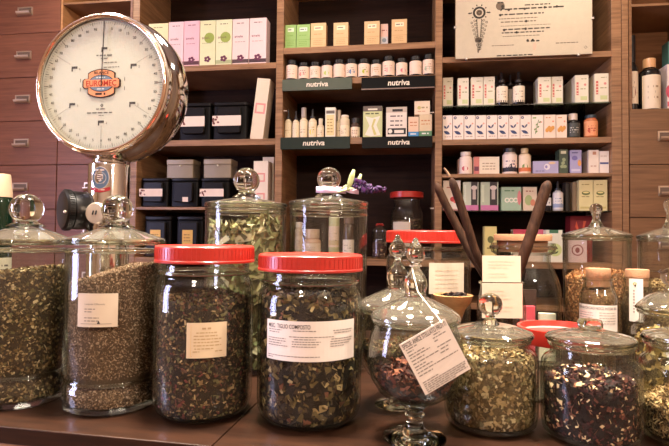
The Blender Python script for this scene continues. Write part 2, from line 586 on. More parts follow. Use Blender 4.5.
METAL_OLD = plain((214, 192, 170), 0.3, 0.75)
DARKGLASS = thin_glass('shelf_glass', (206, 216, 206), (90, 110, 98), f0=0.08)

def unit(sec, label, ul, ur, left, right, xm, boards):
    """an open shelving unit: sides, back, boards (pixel height of the front top edge, thickness in pixels, glass?)"""
    um = (ul + ur) / 2
    t = thing('shelving_unit', label, 'shelving', W(um, 0, 0), -THETA)
    for (a, b) in (left, right):
        if a is None: continue
        MB().box((a - um, 0, 0), (b - um, DEPTH, HZ), WOOD_F).build('side_panel', t, bevel=.002)
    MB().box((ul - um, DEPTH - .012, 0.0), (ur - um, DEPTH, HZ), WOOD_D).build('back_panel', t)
    for nm, y, th, gl in boards:
        z = zy(y, xm); k = th * 2.5 / F
        SH[(sec, nm)] = z
        if gl:
            MB().box((ul - um + .001, 0.004, z - .006), (ur - um - .001, DEPTH - .013, z), DARKGLASS).build('glass_shelf', t)
        else:
            MB().box((ul - um + .0005, 0.001, z - k), (ur - um - .0005, DEPTH - .013, z), WOOD_F).build('shelf', t, bevel=.0015)
    return t, um

low = [('F2', 305, 5.5, False), ('F3', 352, 5.5, False), ('F4', 400, 5.5, False), ('F5', 448, 5.5, False)]
uL, umL = unit('L', 'left open walnut shelving bay with tea tins, behind the round scale', uP['p0'][1], uP['p1'][0], uP['p0'], (None, None), 206,
     [('Z', -40, 6, False), ('A', 65.0, 6, False), ('B', 139.7, 6.3, False), ('C', 207, 3, False), ('D', 258, 6.5, False)] + low)
uM, umM = unit('M', 'middle open walnut shelving bay of supplement bottles behind the red-lidded jars', uP['p1'][1], uP['p2'][0], uP['p1'], uP['p2'], 358,
     [('Z', -40, 6, False), ('A', 44.7, 6.3, False), ('B', 77.2, 6, False), ('C', 137.3, 6.5, False), ('E', 258.8, 6.5, False)] + low)
uR, umR = unit('R', 'right open walnut shelving bay under the framed diploma', uP['p2'][1], uP['p3'][0], (None, None), uP['p3'], 525,
     [('Z', -40, 6, False), ('A', 54, 5.5, False), ('B', 103.6, 1.5, True), ('C', 138.2, 5.5, False), ('D', 173.4, 3.4, False), ('E', 210.6, 1.6, True), ('F', 262, 6, False)] + low)
# little metal shelf pins that show on the posts
for t, um, pins in ((uL, umL, ((140.5, 207.5),)), (uM, umM, ((434, 208.5), (434, 112.5), (283.5, 111))), (uR, umR, ((444.5, 209),))):
    for x, y in pins:
        u, z = shelf_uz(x, y, .012)
        s = 1 if x < 300 or x > 440 else -1
        mb = MB(); mb.lathe([(0, 0), (.005, .001), (.005, .006), (.003, .007), (.003, .018), (0, .018)], plain((228, 214, 198), .3, .6), 12, Matrix.Translation((u - um, .012, z)) @ Matrix.Rotation(s * PI / 2, 4, 'Y'))
        mb.build('shelf_pin', t, 40)

def handle(parent, u, z, wood_front_y):
    """metal card holder with a pull lip"""
    mb = MB(); w, h = .045, .023
    y0 = wood_front_y
    for lo, hi in (((-w, -.006, -h), (w, 0, -h + .007)), ((-w, -.006, h - .007), (w, 0, h)), ((-w, -.006, -h + .007), (-w + .006, 0, h - .007)), ((w - .006, -.006, -h + .007), (w, 0, h - .007))):
        mb.box(lo, hi, METAL_OLD)
    mb.box((-w + .006, -.002, -h + .007), (w - .006, 0, h - .007), plain((120, 98, 82), .6))
    # curved finger pull under the card
    vs = []; n = 8
    for i in range(n + 1):
        t = PI * .5 * i / n
        for x in (-w + .004, w - .004):
            vs += [(x, -.006 - .017 * math.sin(t), -h + .004 + .017 * (1 - math.cos(t)) - .004)]
    fs = [(2 * i, 2 * i + 1, 2 * i + 3, 2 * i + 2) for i in range(n)]
    vs2 = [(x, y - .003, z + .0) for x, y, z in vs]
    off = len(vs)
    mb.add(vs + vs2, fs + [tuple(i + off for i in f[::-1]) for f in fs] + [(0, 2, off + 2, off)] + [(2 * n, 2 * n + 1, off + 2 * n + 1, off + 2 * n)], METAL_OLD)
    o = mb.build('handle', parent, 40)
    o.location = (u, y0, z)
    return o

def drawer_cabinet(label, cols, lines, xm, mat, um, niche_top=None, extra_side=None):
    ul = min(c[0] for c in cols); ur = max(c[1] for c in cols)
    t = thing('drawer_cabinet', label, 'cabinet', W(um, 0, 0), -THETA)
    for ci, (a, b, ny0, ny1) in enumerate(cols):
        ztop = zy(ny1, xm) if ny1 is not None else HZ
        # carcass behind the fronts
        MB().box((a - um, .02, 0), (b - um, DEPTH, ztop), WOOD_D).build('carcass', t)
        zs = [zy(y, xm) for y in lines]
        zs = [z for z in zs if z <= ztop + .01]
        if ny1 is None and zs[0] < HZ: zs = [HZ] + zs
        for z1, z0 in zip(zs, zs[1:]):
            d = MB().box((a - um + .0015, 0, z0 + .0015), (b - um - .0015, .02, z1 - .0015), mat).build('drawer', t, bevel=.0012)
            # pull sits in the middle of the front
            handle(d, (a + b) / 2 - um, (z0 + z1) / 2, 0)
        if ny1 is not None:
            MB().box((a - um, 0.32, ztop), (b - um, DEPTH, HZ), wood('niche_back', (112, 74, 48), (150, 102, 68), (1.2, 1.2, 20), .6)).build('niche_back', t)
            MB().box((a - um, 0, ztop), (a - um + .012, .32, HZ), wood('niche_side', (168, 118, 76), (206, 152, 102), (1.2, 1.2, 20), .55) if mat is WOOD_L else mat).build('niche_side', t)
            MB().box((b - um - .012, 0, ztop), (b - um, .32, HZ), mat).build('niche_side', t)
            z = zy(ny0, xm)
            MB().box((a - um + .0125, 0, z - .012), (b - um - .0125, .32, z), WOOD_F).build('niche_shelf', t, bevel=.001)
    return t

dl = [-55, -11, 33, 77, 121, 165, 209, 253, 297, 341, 385, 429, 473]
drawer_cabinet('tall walnut apothecary drawer cabinet behind the round scale', [(ux(-84), ux(-13.5), 0, None), (ux(-13), ux(57), 0, None), (ux(57.4), ux(129.6), 4.5, 77)], dl, 35, WOOD_L, ux(30))
dr = [108.5, 164.5, 217.5, 271, 325, 378, 431, 470]
drawer_cabinet('walnut drawer cabinet with a bottle niche, beside the diploma bay', [(ux(629.6), ux(708), 3.5, 108.5)], dr, 648, WOOD_R, ux(665))
um4 = (uP['p4'][0] + uP['p4'][1]) / 2
tag(MB().box((uP['p4'][0] - um4 - .002, 0, 0), (uP['p4'][1] - um4, DEPTH, HZ), WOOD_F).build('upright_panel', loc=W(um4, 0, 0), rotz=-THETA, bevel=.002), 'narrow walnut upright board between diploma bay and bottle niche', 'panel')

# ------------------------------------------------------------------ things on the shelves
def on(sec, sh, xm, d):
    return SH[(sec, sh)]

BOUND = dict(L=(uP['p0'][1], uP['p1'][0]), M=(uP['p1'][1], uP['p2'][0]), R=(uP['p2'][1], uP['p3'][0]), N=(ux(629.6) + .012, ux(708) - .012))
def place(sec, sh, x0, x1, yt, d, dz=0.0):
    """width, height and base point of a thing whose front stands d behind the shelf edge"""
    ym = yt + 15
    ua, ub = ux(x0, ym, d), ux(x1, ym, d)
    lo, hi = BOUND.get(sec, (-9, 9))
    if ua < lo + .0015: ub, ua = max(ub, lo + .006), lo + .0015
    if ub > hi - .0015: ua, ub = min(ua, hi - .006), hi - .0015
    z0 = SH[(sec, sh)] + dz + .0004
    z1 = shelf_uz((x0 + x1) / 2, yt, d)[1]
    return ua, ub, z0, z1 - z0

FLAP = plain((214, 196, 170), .7)
def carton(name, label, cat, sec, sh, x0, x1, yt, d, dep, col, art=None, group=None, dz=0.0, turn=0.0, lean=0.0, rough=.55):
    ua, ub, z0, h = place(sec, sh, x0, x1, yt, d, dz)
    w = ub - ua - .0012
    lum = sum(col) / 3; col = [c * .76 + min(240, lum * 1.1) * .24 for c in col]
    mat = plain(col, rough)
    mb = MB()
    mb.box((-w / 2, 0, 0), (w / 2, dep, h), mat)
    # tuck-flap seam on the lid
    mb.box((-w / 2 + .002, dep * .25, h), (w / 2 - .002, dep * .27, h + .0003), plain([c * .75 for c in col], .6))
    f = Face(flat((-w / 2, 0, 0), (1, 0, 0), (0, 0, 1)), w, h)
    if art: art(mb, f)
    o = mb.build(name)
    o.location = W((ua + ub) / 2, d, z0 + abs(math.sin(lean)) * w / 2)
    o.rotation_euler = (0, lean, -THETA + turn)
    return tag(o, label, cat, group)

def c_(r, g, b): return plain((r, g, b), .55)

def art_tall(base, disc, strip, text=(120, 60, 70)):
    def f(mb, s):
        w, h = s.w, s.h
        s.words(mb, w * .25, w * .8, h * .9, h * .02, c_(*[v * .6 for v in base]))
        if disc: s.blob(mb, w * .6, h * .62, w * .33, w * .33, c_(*disc))
        s.text(mb, 'amele', w * .12, h * .6, h * .055, c_(*text), .01)
        s.words(mb, w * .15, w * .85, h * .5, h * .015, c_(*[v * .75 for v in base]))
        if strip:
            s.rect(mb, 0, h * .05, w, h * .13, c_(*strip))
        for k in range(5):
            s.blob(mb, w * (.5 + .13 * math.cos(k * 1.257)), h * .16 + w * .12 * math.sin(k * 1.257), w * .1, w * .08, c_(104, 40, 70), .0006, 8)
        s.rect(mb, w * .1, h * .015, w * .9, h * .03, c_(210, 190, 160))
    return f

rowA = [(148.5, 168, 23.5, (226, 214, 150), None, None, 'yellow boxed infusion at the far end of the row, half behind the scale'),
        (168.5, 183.6, 22, (232, 186, 190), None, (120, 74, 90), 'dusty pink tall carton between the yellow and the rose-pink cartons'),
        (184, 199.6, 21, (236, 172, 184), None, (86, 40, 50), 'rose-pink tall carton, strongest pink of the row over the tins'),
        (200, 215.6, 20.5, (222, 218, 158), (150, 164, 70), None, 'lime-green tall carton next to the rose-pink one'),
        (216, 232, 19.7, (226, 220, 166), (156, 170, 80), (170, 176, 130), 'lime-green tall carton next to the pale blush cartons'),
        (232.5, 249, 19, (236, 200, 190), None, (84, 60, 60), 'pale blush tall carton beside the lime-green one'),
        (249.5, 266.5, 18, (238, 198, 192), None, (70, 46, 50), 'pale blush tall carton at the end of the row by the post')]
for x0, x1, yt, col, disc, strip, lab in rowA:
    carton('tea_carton', lab, 'box', 'L', 'A', x0, x1, yt, .025, .07, col, art_tall(col, disc, strip), 'tall pastel cartons above the tea tins')

TIN = plain((14, 11, 10), .4, spec=.15); TIN2 = plain((20, 16, 14), .36, spec=.2)
TINLAB = plain((240, 216, 198), .6)
def tin(label, sec, sh, x0, x1, yt, d, lab, dz=0.0, dep=.13):
    ua, ub, z0, h = place(sec, sh, x0, x1, yt, d, dz)
    w = ub - ua - .002
    t = thing('tea_tin', label, 'tin', W((ua + ub) / 2, d, z0), -THETA, 'black tea tins')
    MB().rbox((-w / 2, .006, 0), (w / 2, dep, h * .9), .012, TIN).build('body', t, 40)
    MB().rbox((-w / 2 - .0005, .004, h * .9), (w / 2 + .0005, dep + .0015, h), .0125, TIN2).build('lid', t, 40)
    mb = MB()
    mb.rbox((-w * .34, -.016, h * .17), (w * .34, .0055, h * .86), .012, TIN2, axis='y')
    mb.build('front_panel', t, 40)
    mb = MB()
    if lab == 'band':
        mb.box((-w * .47, -.0175, h * .36), (w * .36, -.0165, h * .62), TINLAB)
        f = Face(flat((-w * .47, -.0175, h * .36), (1, 0, 0), (0, 0, 1)), w * .83, h * .26)
        for k in range(9):
            f.blob(mb, random.uniform(.02, .24) * f.w, random.uniform(.15, .85) * f.h, f.h * .14, f.h * .1, c_(120, 60, 56), .0004, 6, k)
        mb.build('label', t)
    elif lab == 'gold':
        mb.box((-w * .2, -.0175, h * .3), (w * .18, -.0165, h * .66), plain((206, 158, 70), .4, .3))
        f = Face(flat((-w * .2, -.0175, h * .3), (1, 0, 0), (0, 0, 1)), w * .38, h * .36)
        for k in range(3): f.words(mb, f.w * .15, f.w * .85, f.h * (.25 + .2 * k), f.h * .06, c_(120, 84, 30))
        mb.build('label', t)
    elif lab == 'small':
        mb.box((w * .0, -.0175, h * .18), (w * .2, -.0165, h * .34), TINLAB)
        mb.build('label', t)
    return t
tin('black tea tin with white band label, half behind the scale dial', 'L', 'B', 178.5, 210.5, 102.5, .03, 'band')
tin('black tea tin with white band label beside the leaning cream box', 'L', 'B', 212.5, 247, 101.5, .03, 'band')
ta = tin('black tea tin with white band label nearest the chrome scale column', 'L', 'C', 140, 168, 178, .03, 'band')
tin('black tea tin with one tiny square white label', 'L', 'C', 170, 198, 178, .03, 'small')
tin('black tea tin with white band label, half behind the leaf jar lid', 'L', 'C', 200, 229, 178, .03, 'band')
tin('black tea tin with gold square label nearest the scale column, lowest row', 'L', 'D', 143.5, 171, 216, .03, 'gold')
tin('black tea tin with gold square label beside the glass leaf jar', 'L', 'D', 175.5, 203, 216, .03, 'gold')

def grey_tin(label, x0, x1, yt, d, dz, h=None):
    ua, ub, z0, hh_ = place('L', 'C', x0, x1, yt, d, dz)
    hh_ = h or hh_
    w = ub - ua
    t = thing('storage_tin', label, 'tin', W((ua + ub) / 2, d, z0), -THETA, 'grey tins on the black tins')
    G1 = plain((142, 126, 104), .45, .25)
    MB().rbox((-w / 2, 0, 0), (w / 2, .1, hh_ * .72), .006, G1).build('body', t, 40)
    MB().rbox((-w / 2 - .002, -.002, hh_ * .72), (w / 2 + .002, .102, hh_), .007, plain((160, 142, 116), .4, .25)).build('lid', t, 40)
    mb = MB(); mb.lathe([(0, 0), (.006, 0), (.005, .005), (.0, .007)], plain((240, 226, 200), .25, .5), 12, Matrix.Translation((w * .02, -.002, hh_ * .66)) @ Matrix.Rotation(PI / 2, 4, 'X'))
    mb.build('clasp', t, 40)
zt = shelf_uz(170, 178, .03)[1] - SH[('L', 'C')]
grey_tin('grey-olive metal tin lying on the black tin with the tiny square label', 166.5, 193, 159.5, .05, zt + .0004)
grey_tin('grey-olive metal tin lying on the black tin beside the leaf jar knob', 203.5, 231, 159.0, .05, zt + .0004)

PINKSQ = plain((226, 150, 140), .6)
def art_sq(ys, sc=.62):
    def f(mb, s):
        for y in ys:
            a = s.w * (1 - sc) / 2; q = s.w * sc; b = s.h * y; e = q * .17
            for r in ((a, b, a + q, b + e), (a, b + q - e, a + q, b + q), (a, b + e, a + e, b + q - e), (a + q - e, b + e, a + q, b + q - e)):
                s.rect(mb, *r, PINKSQ)
    return f
carton('gift_box', 'tall cream box with a pink square outline leaning against the post', 'box', 'L', 'B', 250.5, 263.5, 79, .03, .09, (232, 208, 172), art_sq((.42,), .8), lean=math.radians(6.5))
carton('gift_box', 'cream box with two pink squares standing under the leaning box', 'box', 'L', 'C', 253.5, 268, 161, .03, .08, (236, 212, 186), art_sq((.12, .55), .6))
carton('gift_box', 'plain cream box edge showing behind the box with two pink squares', 'box', 'L', 'C', 262.5, 274, 157, .12, .08, (226, 204, 176), art_sq((.4,), .6))

# middle bay, top board
def art_small(col, logo):
    def f(mb, s):
        w, h = s.w, s.h
        s.rect(mb, w * .22, h * .72, w * .8, h * .88, c_(*logo))
        s.words(mb, w * .28, w * .76, h * .78, h * .045, c_(120, 116, 110), lift=.0006)
        s.rect(mb, 0, h * .38, w, h * .395, c_(*[v * .86 for v in col]))
        for k in range(3): s.words(mb, w * .18, w * .85, h * (.3 - .07 * k), h * .02, c_(*[v * .8 for v in col]))
        s.words(mb, w * .2, w * .8, h * .55, h * .03, c_(*[v * .84 for v in col]))
    return f
GR, OR = (144, 190, 84), (224, 172, 106)
for x0, x1, yt, col, logo, lab in ((282.5, 296, 25, GR, (214, 226, 190), 'lime-green small carton against the left post on the top board'),
        (296.4, 310, 24.5, GR, (206, 220, 196), 'lime-green small carton touching the first amber carton'),
        (310.6, 326, 23, OR, (244, 216, 170), 'amber small carton touching the lime-green pair'),
        (333.4, 348.2, 22.6, OR, (246, 220, 176), 'amber small carton standing alone between two gaps'),
        (364.2, 379.6, 21.2, OR, (246, 220, 180), 'amber small carton beside the narrow pink-grey carton'),
        (391.5, 407, 19.2, OR, (246, 222, 186), 'amber small carton, last of the top board toward the right')):
    carton('remedy_carton', lab, 'box', 'M', 'A', x0, x1, yt, .03, .05, col, art_small(col, logo), 'small cartons on the top middle board')
def art_pg(mb, s):
    s.rect(mb, 0, 0, s.w, s.h * .45, c_(196, 190, 190)); s.blob(mb, s.w * .5, s.h * .3, s.w * .3, s.w * .3, c_(126, 134, 140), .0006)
    s.words(mb, s.w * .15, s.w * .9, s.h * .7, s.h * .05, c_(150, 90, 80))
carton('remedy_carton', 'narrow pink and grey carton squeezed between two amber cartons', 'box', 'M', 'A', 380.4, 388, 24, .05, .05, (228, 172, 150), art_pg, 'small cartons on the top middle board')

# middle bay: bottles
CAPB = plain((20, 17, 17), .4); AMBER = plain((34, 22, 16), .2)
def bottle(label, sec, sh, xc, wpx, yt, d, capcol, bodycol, labcol, labfrac=(.08, .68), arts=(), name='supplement_bottle', group=None, cap='screw', h_sh=.76, dz=0.0, cat='bottle', wrap=1.35):
    ua, ub, z0, h = place(sec, sh, xc - wpx / 2, xc + wpx / 2, yt, d, dz)
    r = (ub - ua) / 2
    t = thing(name, label, cat, W((ua + ub) / 2, d + r, z0), -THETA, group)
    bm = plain(bodycol, .25)
    nk = r * (.5 if cap != 'wide' else .74)
    zs = h * h_sh
    prof = [(0, 0), (r * .9, 0), (r, h * .03), (r, zs - r * .25), (r * .93, zs - r * .02), (r * .78, zs + h * .02), (nk, zs + h * .06), (nk, zs + h * .1), (0, zs + h * .1)]
    MB().lathe(prof, bm, 24).build('body', t, 50)
    cm = plain(capcol, .35)
    zc = zs + h * .065
    if cap == 'dropper':
        cb = MB().lathe([(nk * 1.02, zc), (nk * 1.25, zc), (nk * 1.25, zc + h * .07), (nk * .7, zc + h * .075), (nk * .55, zc + h * .1), (nk * .5, h * .97), (nk * .3, h), (0, h)], cm, 16)
    elif cap == 'pump':
        cb = MB().lathe([(nk * 1.02, zc), (nk * 1.3, zc), (nk * 1.3, h * .99), (nk * 1.1, h), (0, h)], cm, 16)
    else:
        k = 1.18 if cap == 'screw' else 1.12
        cb = MB().lathe([(nk * 1.02, zc), (nk * k, zc), (nk * k, h * .985), (nk * (k - .08), h), (0, h)], cm, 20)
    cb.build('cap', t, 40)
    if labcol is not None:
        mb = MB(); lm = plain(labcol, .55)
        z0_, z1_ = h * labfrac[0], h * labfrac[1]
        f = Face(lambda a, b, l: Vector(((r + .0004 + l) * math.sin((a - r * wrap) / r), -(r + .0004 + l) * math.cos((a - r * wrap) / r), z0_ + b)), r * 2 * wrap, z1_ - z0_)
        f.rect(mb, 0, 0, f.w, f.h, lm, 0.0, 16)
        for k_, col in arts:
            m2 = c_(*col)
            if k_ == 'text': 
                for q in range(3): f.words(mb, f.w * .25, f.w * .75, f.h * (.62 - .16 * q), f.h * .06, m2, lift=.0005)
            elif k_ == 'blob': f.blob(mb, f.w * random.uniform(.4, .6), f.h * .35, r * .5, f.h * .18, m2, .0004, 10)
            elif k_ == 'slash': f.line(mb, f.w * .2, f.h * .2, f.w * .8, f.h * .6, f.h * .18, m2, .0004)
            elif k_ == 'band': f.rect(mb, 0, f.h * .1, f.w, f.h * .32, m2, .0004, 16)
            elif k_ == 'drips':
                for q in range(6): f.rect(mb, f.w * (.1 + .14 * q), 0, f.w * (.16 + .14 * q), f.h * .12, m2, .0004)
        mb.build('label', t, 60)
    return t

LAB = (232, 206, 184)
sup = [(290.6, 59.2, 12.2, [('text', (176, 110, 90))], 'dark supplement bottle first from the left post, above the grey sign'),
       (302.8, 61.5, 11, [('blob', (214, 130, 120)), ('text', (150, 110, 100))], 'short supplement bottle with a pinkish print, second from the left post'),
       (314.2, 61, 11.5, [('text', (140, 140, 90))], 'supplement bottle with olive print, third from the left post'),
       (326.2, 60, 11.5, [('blob', (170, 190, 90))], 'supplement bottle with pale green print, fourth from the left post'),
       (338.6, 58.5, 12, [('slash', (206, 70, 60))], 'supplement bottle with a red slash on the label'),
       (350.8, 58, 12.5, [('blob', (70, 120, 170)), ('text', (90, 80, 80))], 'supplement bottle with a blue patch on the label'),
       (363.5, 58, 12, [('blob', (180, 190, 60)), ('text', (120, 130, 50))], 'supplement bottle with a yellow-green patch on the label'),
       (375.7, 58.8, 11, [('text', (190, 130, 60))], 'supplement bottle with ochre print between the signs, narrow one'),
       (388.4, 55, 12.6, [('text', (190, 110, 110)), ('blob', (226, 160, 150))], 'tall supplement bottle with rosy label above the black sign'),
       (401.6, 57.2, 11.6, [('blob', (214, 120, 130))], 'shorter supplement bottle with pink patch right of the tall rosy one'),
       (415.6, 55, 12.6, [('slash', (60, 40, 44))], 'supplement bottle with a dark slash on the label'),
       (428.8, 53.2, 12.2, [('text', (150, 110, 90)), ('blob', (160, 176, 150))], 'supplement bottle last in the row, against the right post')]
for x, yt, w, arts, lab in sup:
    bottle(lab, 'M', 'B', x, w, yt, .012, (22, 19, 19), (30, 20, 16), LAB, (.1, .74), arts, group='supplement bottles above the shelf signs', cap='wide', h_sh=.74)

CREAM = plain((236, 222, 200), .6)
def shelf_sign(label, x0, x1, y0, y1, col, tx, th, sec='M', edge=None, tw=None):
    xm = (x0 + x1) / 2
    ua, ub = ux(x0, y0, -.01), ux(x1, y0, -.01)
    z1, z0 = zy(y0, xm, -.01), zy(y1, xm, -.01)
    w, h = ub - ua, z1 - z0
    t = thing('shelf_sign', label, 'sign', W((ua + ub) / 2, -.012, z0), -THETA, 'shelf edge signs')
    MB().rbox((-w / 2, 0, 0), (w / 2, .011, h), .002, plain(col, .4, spec=.12), axis='y').build('panel', t, 40)
    mb = MB(); f = Face(flat((-w / 2, 0, 0), (1, 0, 0), (0, 0, 1)), w, h)
    f.text(mb, 'nutriva', (tx - x0) / (x1 - x0) * w, h * .3, h * .44, CREAM, .035, fit=(tw or 22) / (x1 - x0) * w, center=True, shear=.12, lift=.0006)
    if edge: f.rect(mb, 0, 0, w, h * .1, plain(edge, .3), .0006)
    mb.build('lettering', t)
    return t
shelf_sign('grey-green shelf edge sign with cream lettering under the bottles', 282.4, 352, 78.5, 90, (92, 98, 84), 317.5, 0)
shelf_sign('black shelf edge sign with cream lettering right under the bottle row', 361.5, 435, 76.5, 89, (8, 7, 7), 399, 0, edge=(120, 96, 84))
shelf_sign('dark green shelf edge sign under the dropper bottles', 280.5, 350, 137, 149, (44, 52, 44), 314, 0)
shelf_sign('black shelf edge sign under the boxed remedies, right of the green one', 362, 432.5, 136.5, 148, (8, 7, 7), 399, 0)

# middle bay, third board
def drop(lab, xc, w, yt, cap='dropper', capcol=(30, 26, 26), d=.03, arts=(('text', (150, 120, 80)),), labcol=(238, 220, 186), sh='C', sec='M', body=(226, 206, 172), name='dropper_bottle', hs=.62):
    return bottle(lab, sec, sh, xc, w, yt, d, capcol, body, labcol, (.06, .56), list(arts), name, 'small bottles over the green sign', cap, hs)
drop('cream dropper bottle with dark pipette, first beside the left post', 286.6, 8.6, 109, arts=(('text', (170, 130, 60)),))
drop('slim cream dropper bottle with dark pipette, second from the left post', 295.2, 6.8, 110)
drop('cream bottle with tall grey metal cap among the dropper bottles', 303, 7.8, 106.8, 'pump', (176, 160, 146))
drop('cream dropper bottle with dark pipette beside the grey-capped one', 312, 8.2, 108, arts=(('text', (190, 160, 60)), ('blob', (226, 206, 90))))
drop('very small cream bottle left of the yellowish carton', 320, 7, 118, 'screw', (224, 206, 176), hs=.66)
drop('thin white bottle right of the yellowish carton', 338.6, 5.5, 109.5, 'pump', (230, 210, 190), d=.06)
drop('white rounded bottle standing in front of the thin white bottle', 344.2, 9.6, 114.5, 'wide', (236, 216, 196), hs=.86, d=.02)
drop('small dark-capped jar alone between the two signs', 354.8, 9.4, 117.5, 'wide', (40, 34, 32), labcol=(240, 218, 190), body=(70, 50, 40), hs=.72, arts=(('text', (160, 120, 90)), ('drips', (60, 44, 40))))

def art_c1(mb, s):
    s.rect(mb, s.w * .08, s.h * .8, s.w * .92, s.h * .9, c_(110, 98, 88)); s.rect(mb, s.w * .1, s.h * .1, s.w * .9, s.h * .76, c_(234, 208, 150))
    for k in range(5): s.words(mb, s.w * .2, s.w * .8, s.h * (.2 + .1 * k), s.h * .03, c_(176, 140, 80), lift=.0005)
carton('remedy_carton', 'slim yellowish carton with grey top among the small bottles', 'box', 'M', 'C', 325.2, 335.4, 107.4, .02, .04, (238, 222, 196), art_c1)
def art_c2(mb, s):
    w, h = s.w, s.h
    s.rect(mb, 0, h * .83, w, h, c_(104, 90, 80)); s.rect(mb, w * .25, h * .87, w * .75, h * .92, c_(236, 224, 200), .0005)
    s.poly(mb, [(w * .12, h * .68), (w * .5, h * .62), (w * .9, h * .68), (w * .7, h * .4), (w * .92, h * .08), (w * .4, h * .04), (w * .1, h * .1), (w * .34, h * .38)], c_(236, 226, 206), .0005)
    s.poly(mb, [(w * .56, h * .6), (w * .68, h * .58), (w * .54, h * .36), (w * .72, h * .1), (w * .58, h * .08), (w * .44, h * .36)], c_(206, 196, 120), .0008)
    s.words(mb, w * .12, w * .9, h * .74, h * .04, c_(90, 90, 60))
carton('remedy_carton', 'pale green hang-tab carton with a white hourglass print', 'box', 'M', 'C', 363, 382.2, 106, .02, .05, (206, 206, 130), art_c2)
def art_c3(mb, s):
    w, h = s.w, s.h
    s.rect(mb, 0, h * .82, w, h, c_(196, 178, 160)); s.rect(mb, w * .3, h * .85, w * .8, h * .93, c_(40, 34, 34), .0005)
    s.rect(mb, w * .08, h * .1, w * .95, h * .3, c_(34, 28, 28)); s.rect(mb, w * .4, h * .14, w * .85, h * .24, c_(236, 222, 206), .0006)
    s.blob(mb, w * .2, h * .2, w * .1, h * .07, c_(236, 222, 206), .0006)
    for k in (.68, .52, .38): s.words(mb, w * .2, w * .85, h * k, h * .04, c_(90, 70, 66))
carton('remedy_carton', 'white hang-tab carton with a black band near its foot', 'box', 'M', 'C', 386, 407, 107, .02, .05, (232, 210, 190), art_c3)
def art_c4(col):
    def f(mb, s):
        s.rect(mb, 0, 0, s.w, s.h * .26, c_(*col)); s.words(mb, s.w * .2, s.w * .8, s.h * .12, s.h * .06, c_(226, 226, 220), lift=.0006)
        s.words(mb, s.w * .15, s.w * .9, s.h * .7, s.h * .05, c_(196, 120, 80)); s.words(mb, s.w * .15, s.w * .9, s.h * .55, s.h * .04, c_(196, 130, 90))
    return f
carton('remedy_carton', 'small peach carton with a blue foot band', 'box', 'M', 'C', 408.2, 418.8, 116.8, .02, .05, (236, 190, 150), art_c4((70, 140, 190)))
carton('remedy_carton', 'small tan carton with a green foot band under the pale carton', 'box', 'M', 'C', 419.2, 432, 114.4, .02, .05, (222, 190, 142), art_c4((90, 136, 96)))
zc = shelf_uz(425, 114.4, .02)[1] - SH[('M', 'C')]
def art_c5(mb, s):
    s.blob(mb, s.w * .3, s.h * .5, s.w * .12, s.w * .12, c_(196, 180, 110)); s.words(mb, s.w * .45, s.w * .9, s.h * .45, s.h * .12, c_(170, 150, 110)); s.words(mb, s.w * .2, s.w * .8, s.h * .2, s.h * .06, c_(206, 150, 120))
carton('remedy_carton', 'pale cream carton lying on top of the green-footed carton', 'box', 'M', 'C', 414.4, 430, 101, .022, .045, (236, 204, 166), art_c5, dz=zc + .0006)

# ------------------------------------------------------------------ right bay
def art_herb(mb, s):
    w, h = s.w, s.h
    s.rect(mb, w * .1, h * .3, w * .26, h * .75, c_(206, 96, 90)); 
    for k in range(4): s.rect(mb, w * .12, h * (.34 + .1 * k), w * .24, h * (.37 + .1 * k), c_(240, 220, 190), .0006)
    s.blob(mb, w * .75, h * .66, w * .1, w * .1, c_(222, 140, 130)); s.words(mb, w * .4, w * .9, h * .5, h * .03, c_(160, 150, 100))
    s.rect(mb, w * .4, h * .12, w * .9, h * .26, c_(206, 210, 150)); s.words(mb, w * .45, w * .9, h * .85, h * .03, c_(170, 160, 120))
CR_ = (230, 216, 184)
g = 'cream herb cartons on the glass shelf'
for x0, x1, yt, dep, d, lab in ((442.6, 453, 77.6, .05, .05, 'cream herb carton tight against the left post on the glass shelf'),
        (457.8, 468.8, 78, .05, .04, 'cream herb carton alone between gaps on the glass shelf'),
        (471, 483, 77.2, .05, .04, 'cream herb carton left of the one touching the dark dropper bottles'),
        (483.4, 494.8, 76.8, .06, .04, 'cream herb carton beside the dark dropper bottles'),
        (538, 551, 77, .09, .04, 'cream herb carton, left one of the middle pair'),
        (551.4, 563, 76.6, .06, .05, 'cream herb carton, right one of the middle pair'),
        (575, 588.6, 75, .18, .03, 'deep cream herb carton, left one of the two by the right post'),
        (594.5, 610, 73.4, .16, .03, 'deep cream herb carton, right one of the two by the right post')):
    carton('herb_carton', lab, 'box', 'R', 'B', x0, x1, yt, d, dep, CR_, art_herb, g)
gd = 'dark dropper bottles on the glass shelf'
for xc, w, yt, d, lab in ((502.8, 12.2, 70.4, .03, 'dark dropper bottle with cream label touching the cream carton, front row'),
                          (519.8, 12.4, 70.0, .03, 'dark dropper bottle with cream label, front row toward the wide gap'),
                          (497.2, 9, 74.5, .1, 'dark dropper bottle behind, peeking beside the cream carton'),
                          (511.2, 9, 73.5, .1, 'dark dropper bottle behind, seen between the two front ones')):
    bottle(lab, 'R', 'B', xc, w, yt, d, (36, 30, 30), (24, 18, 16), (238, 220, 196), (.1, .56), [('text', (150, 130, 110)), ('drips', (40, 30, 28))], 'dropper_bottle', gd, 'dropper', .62)

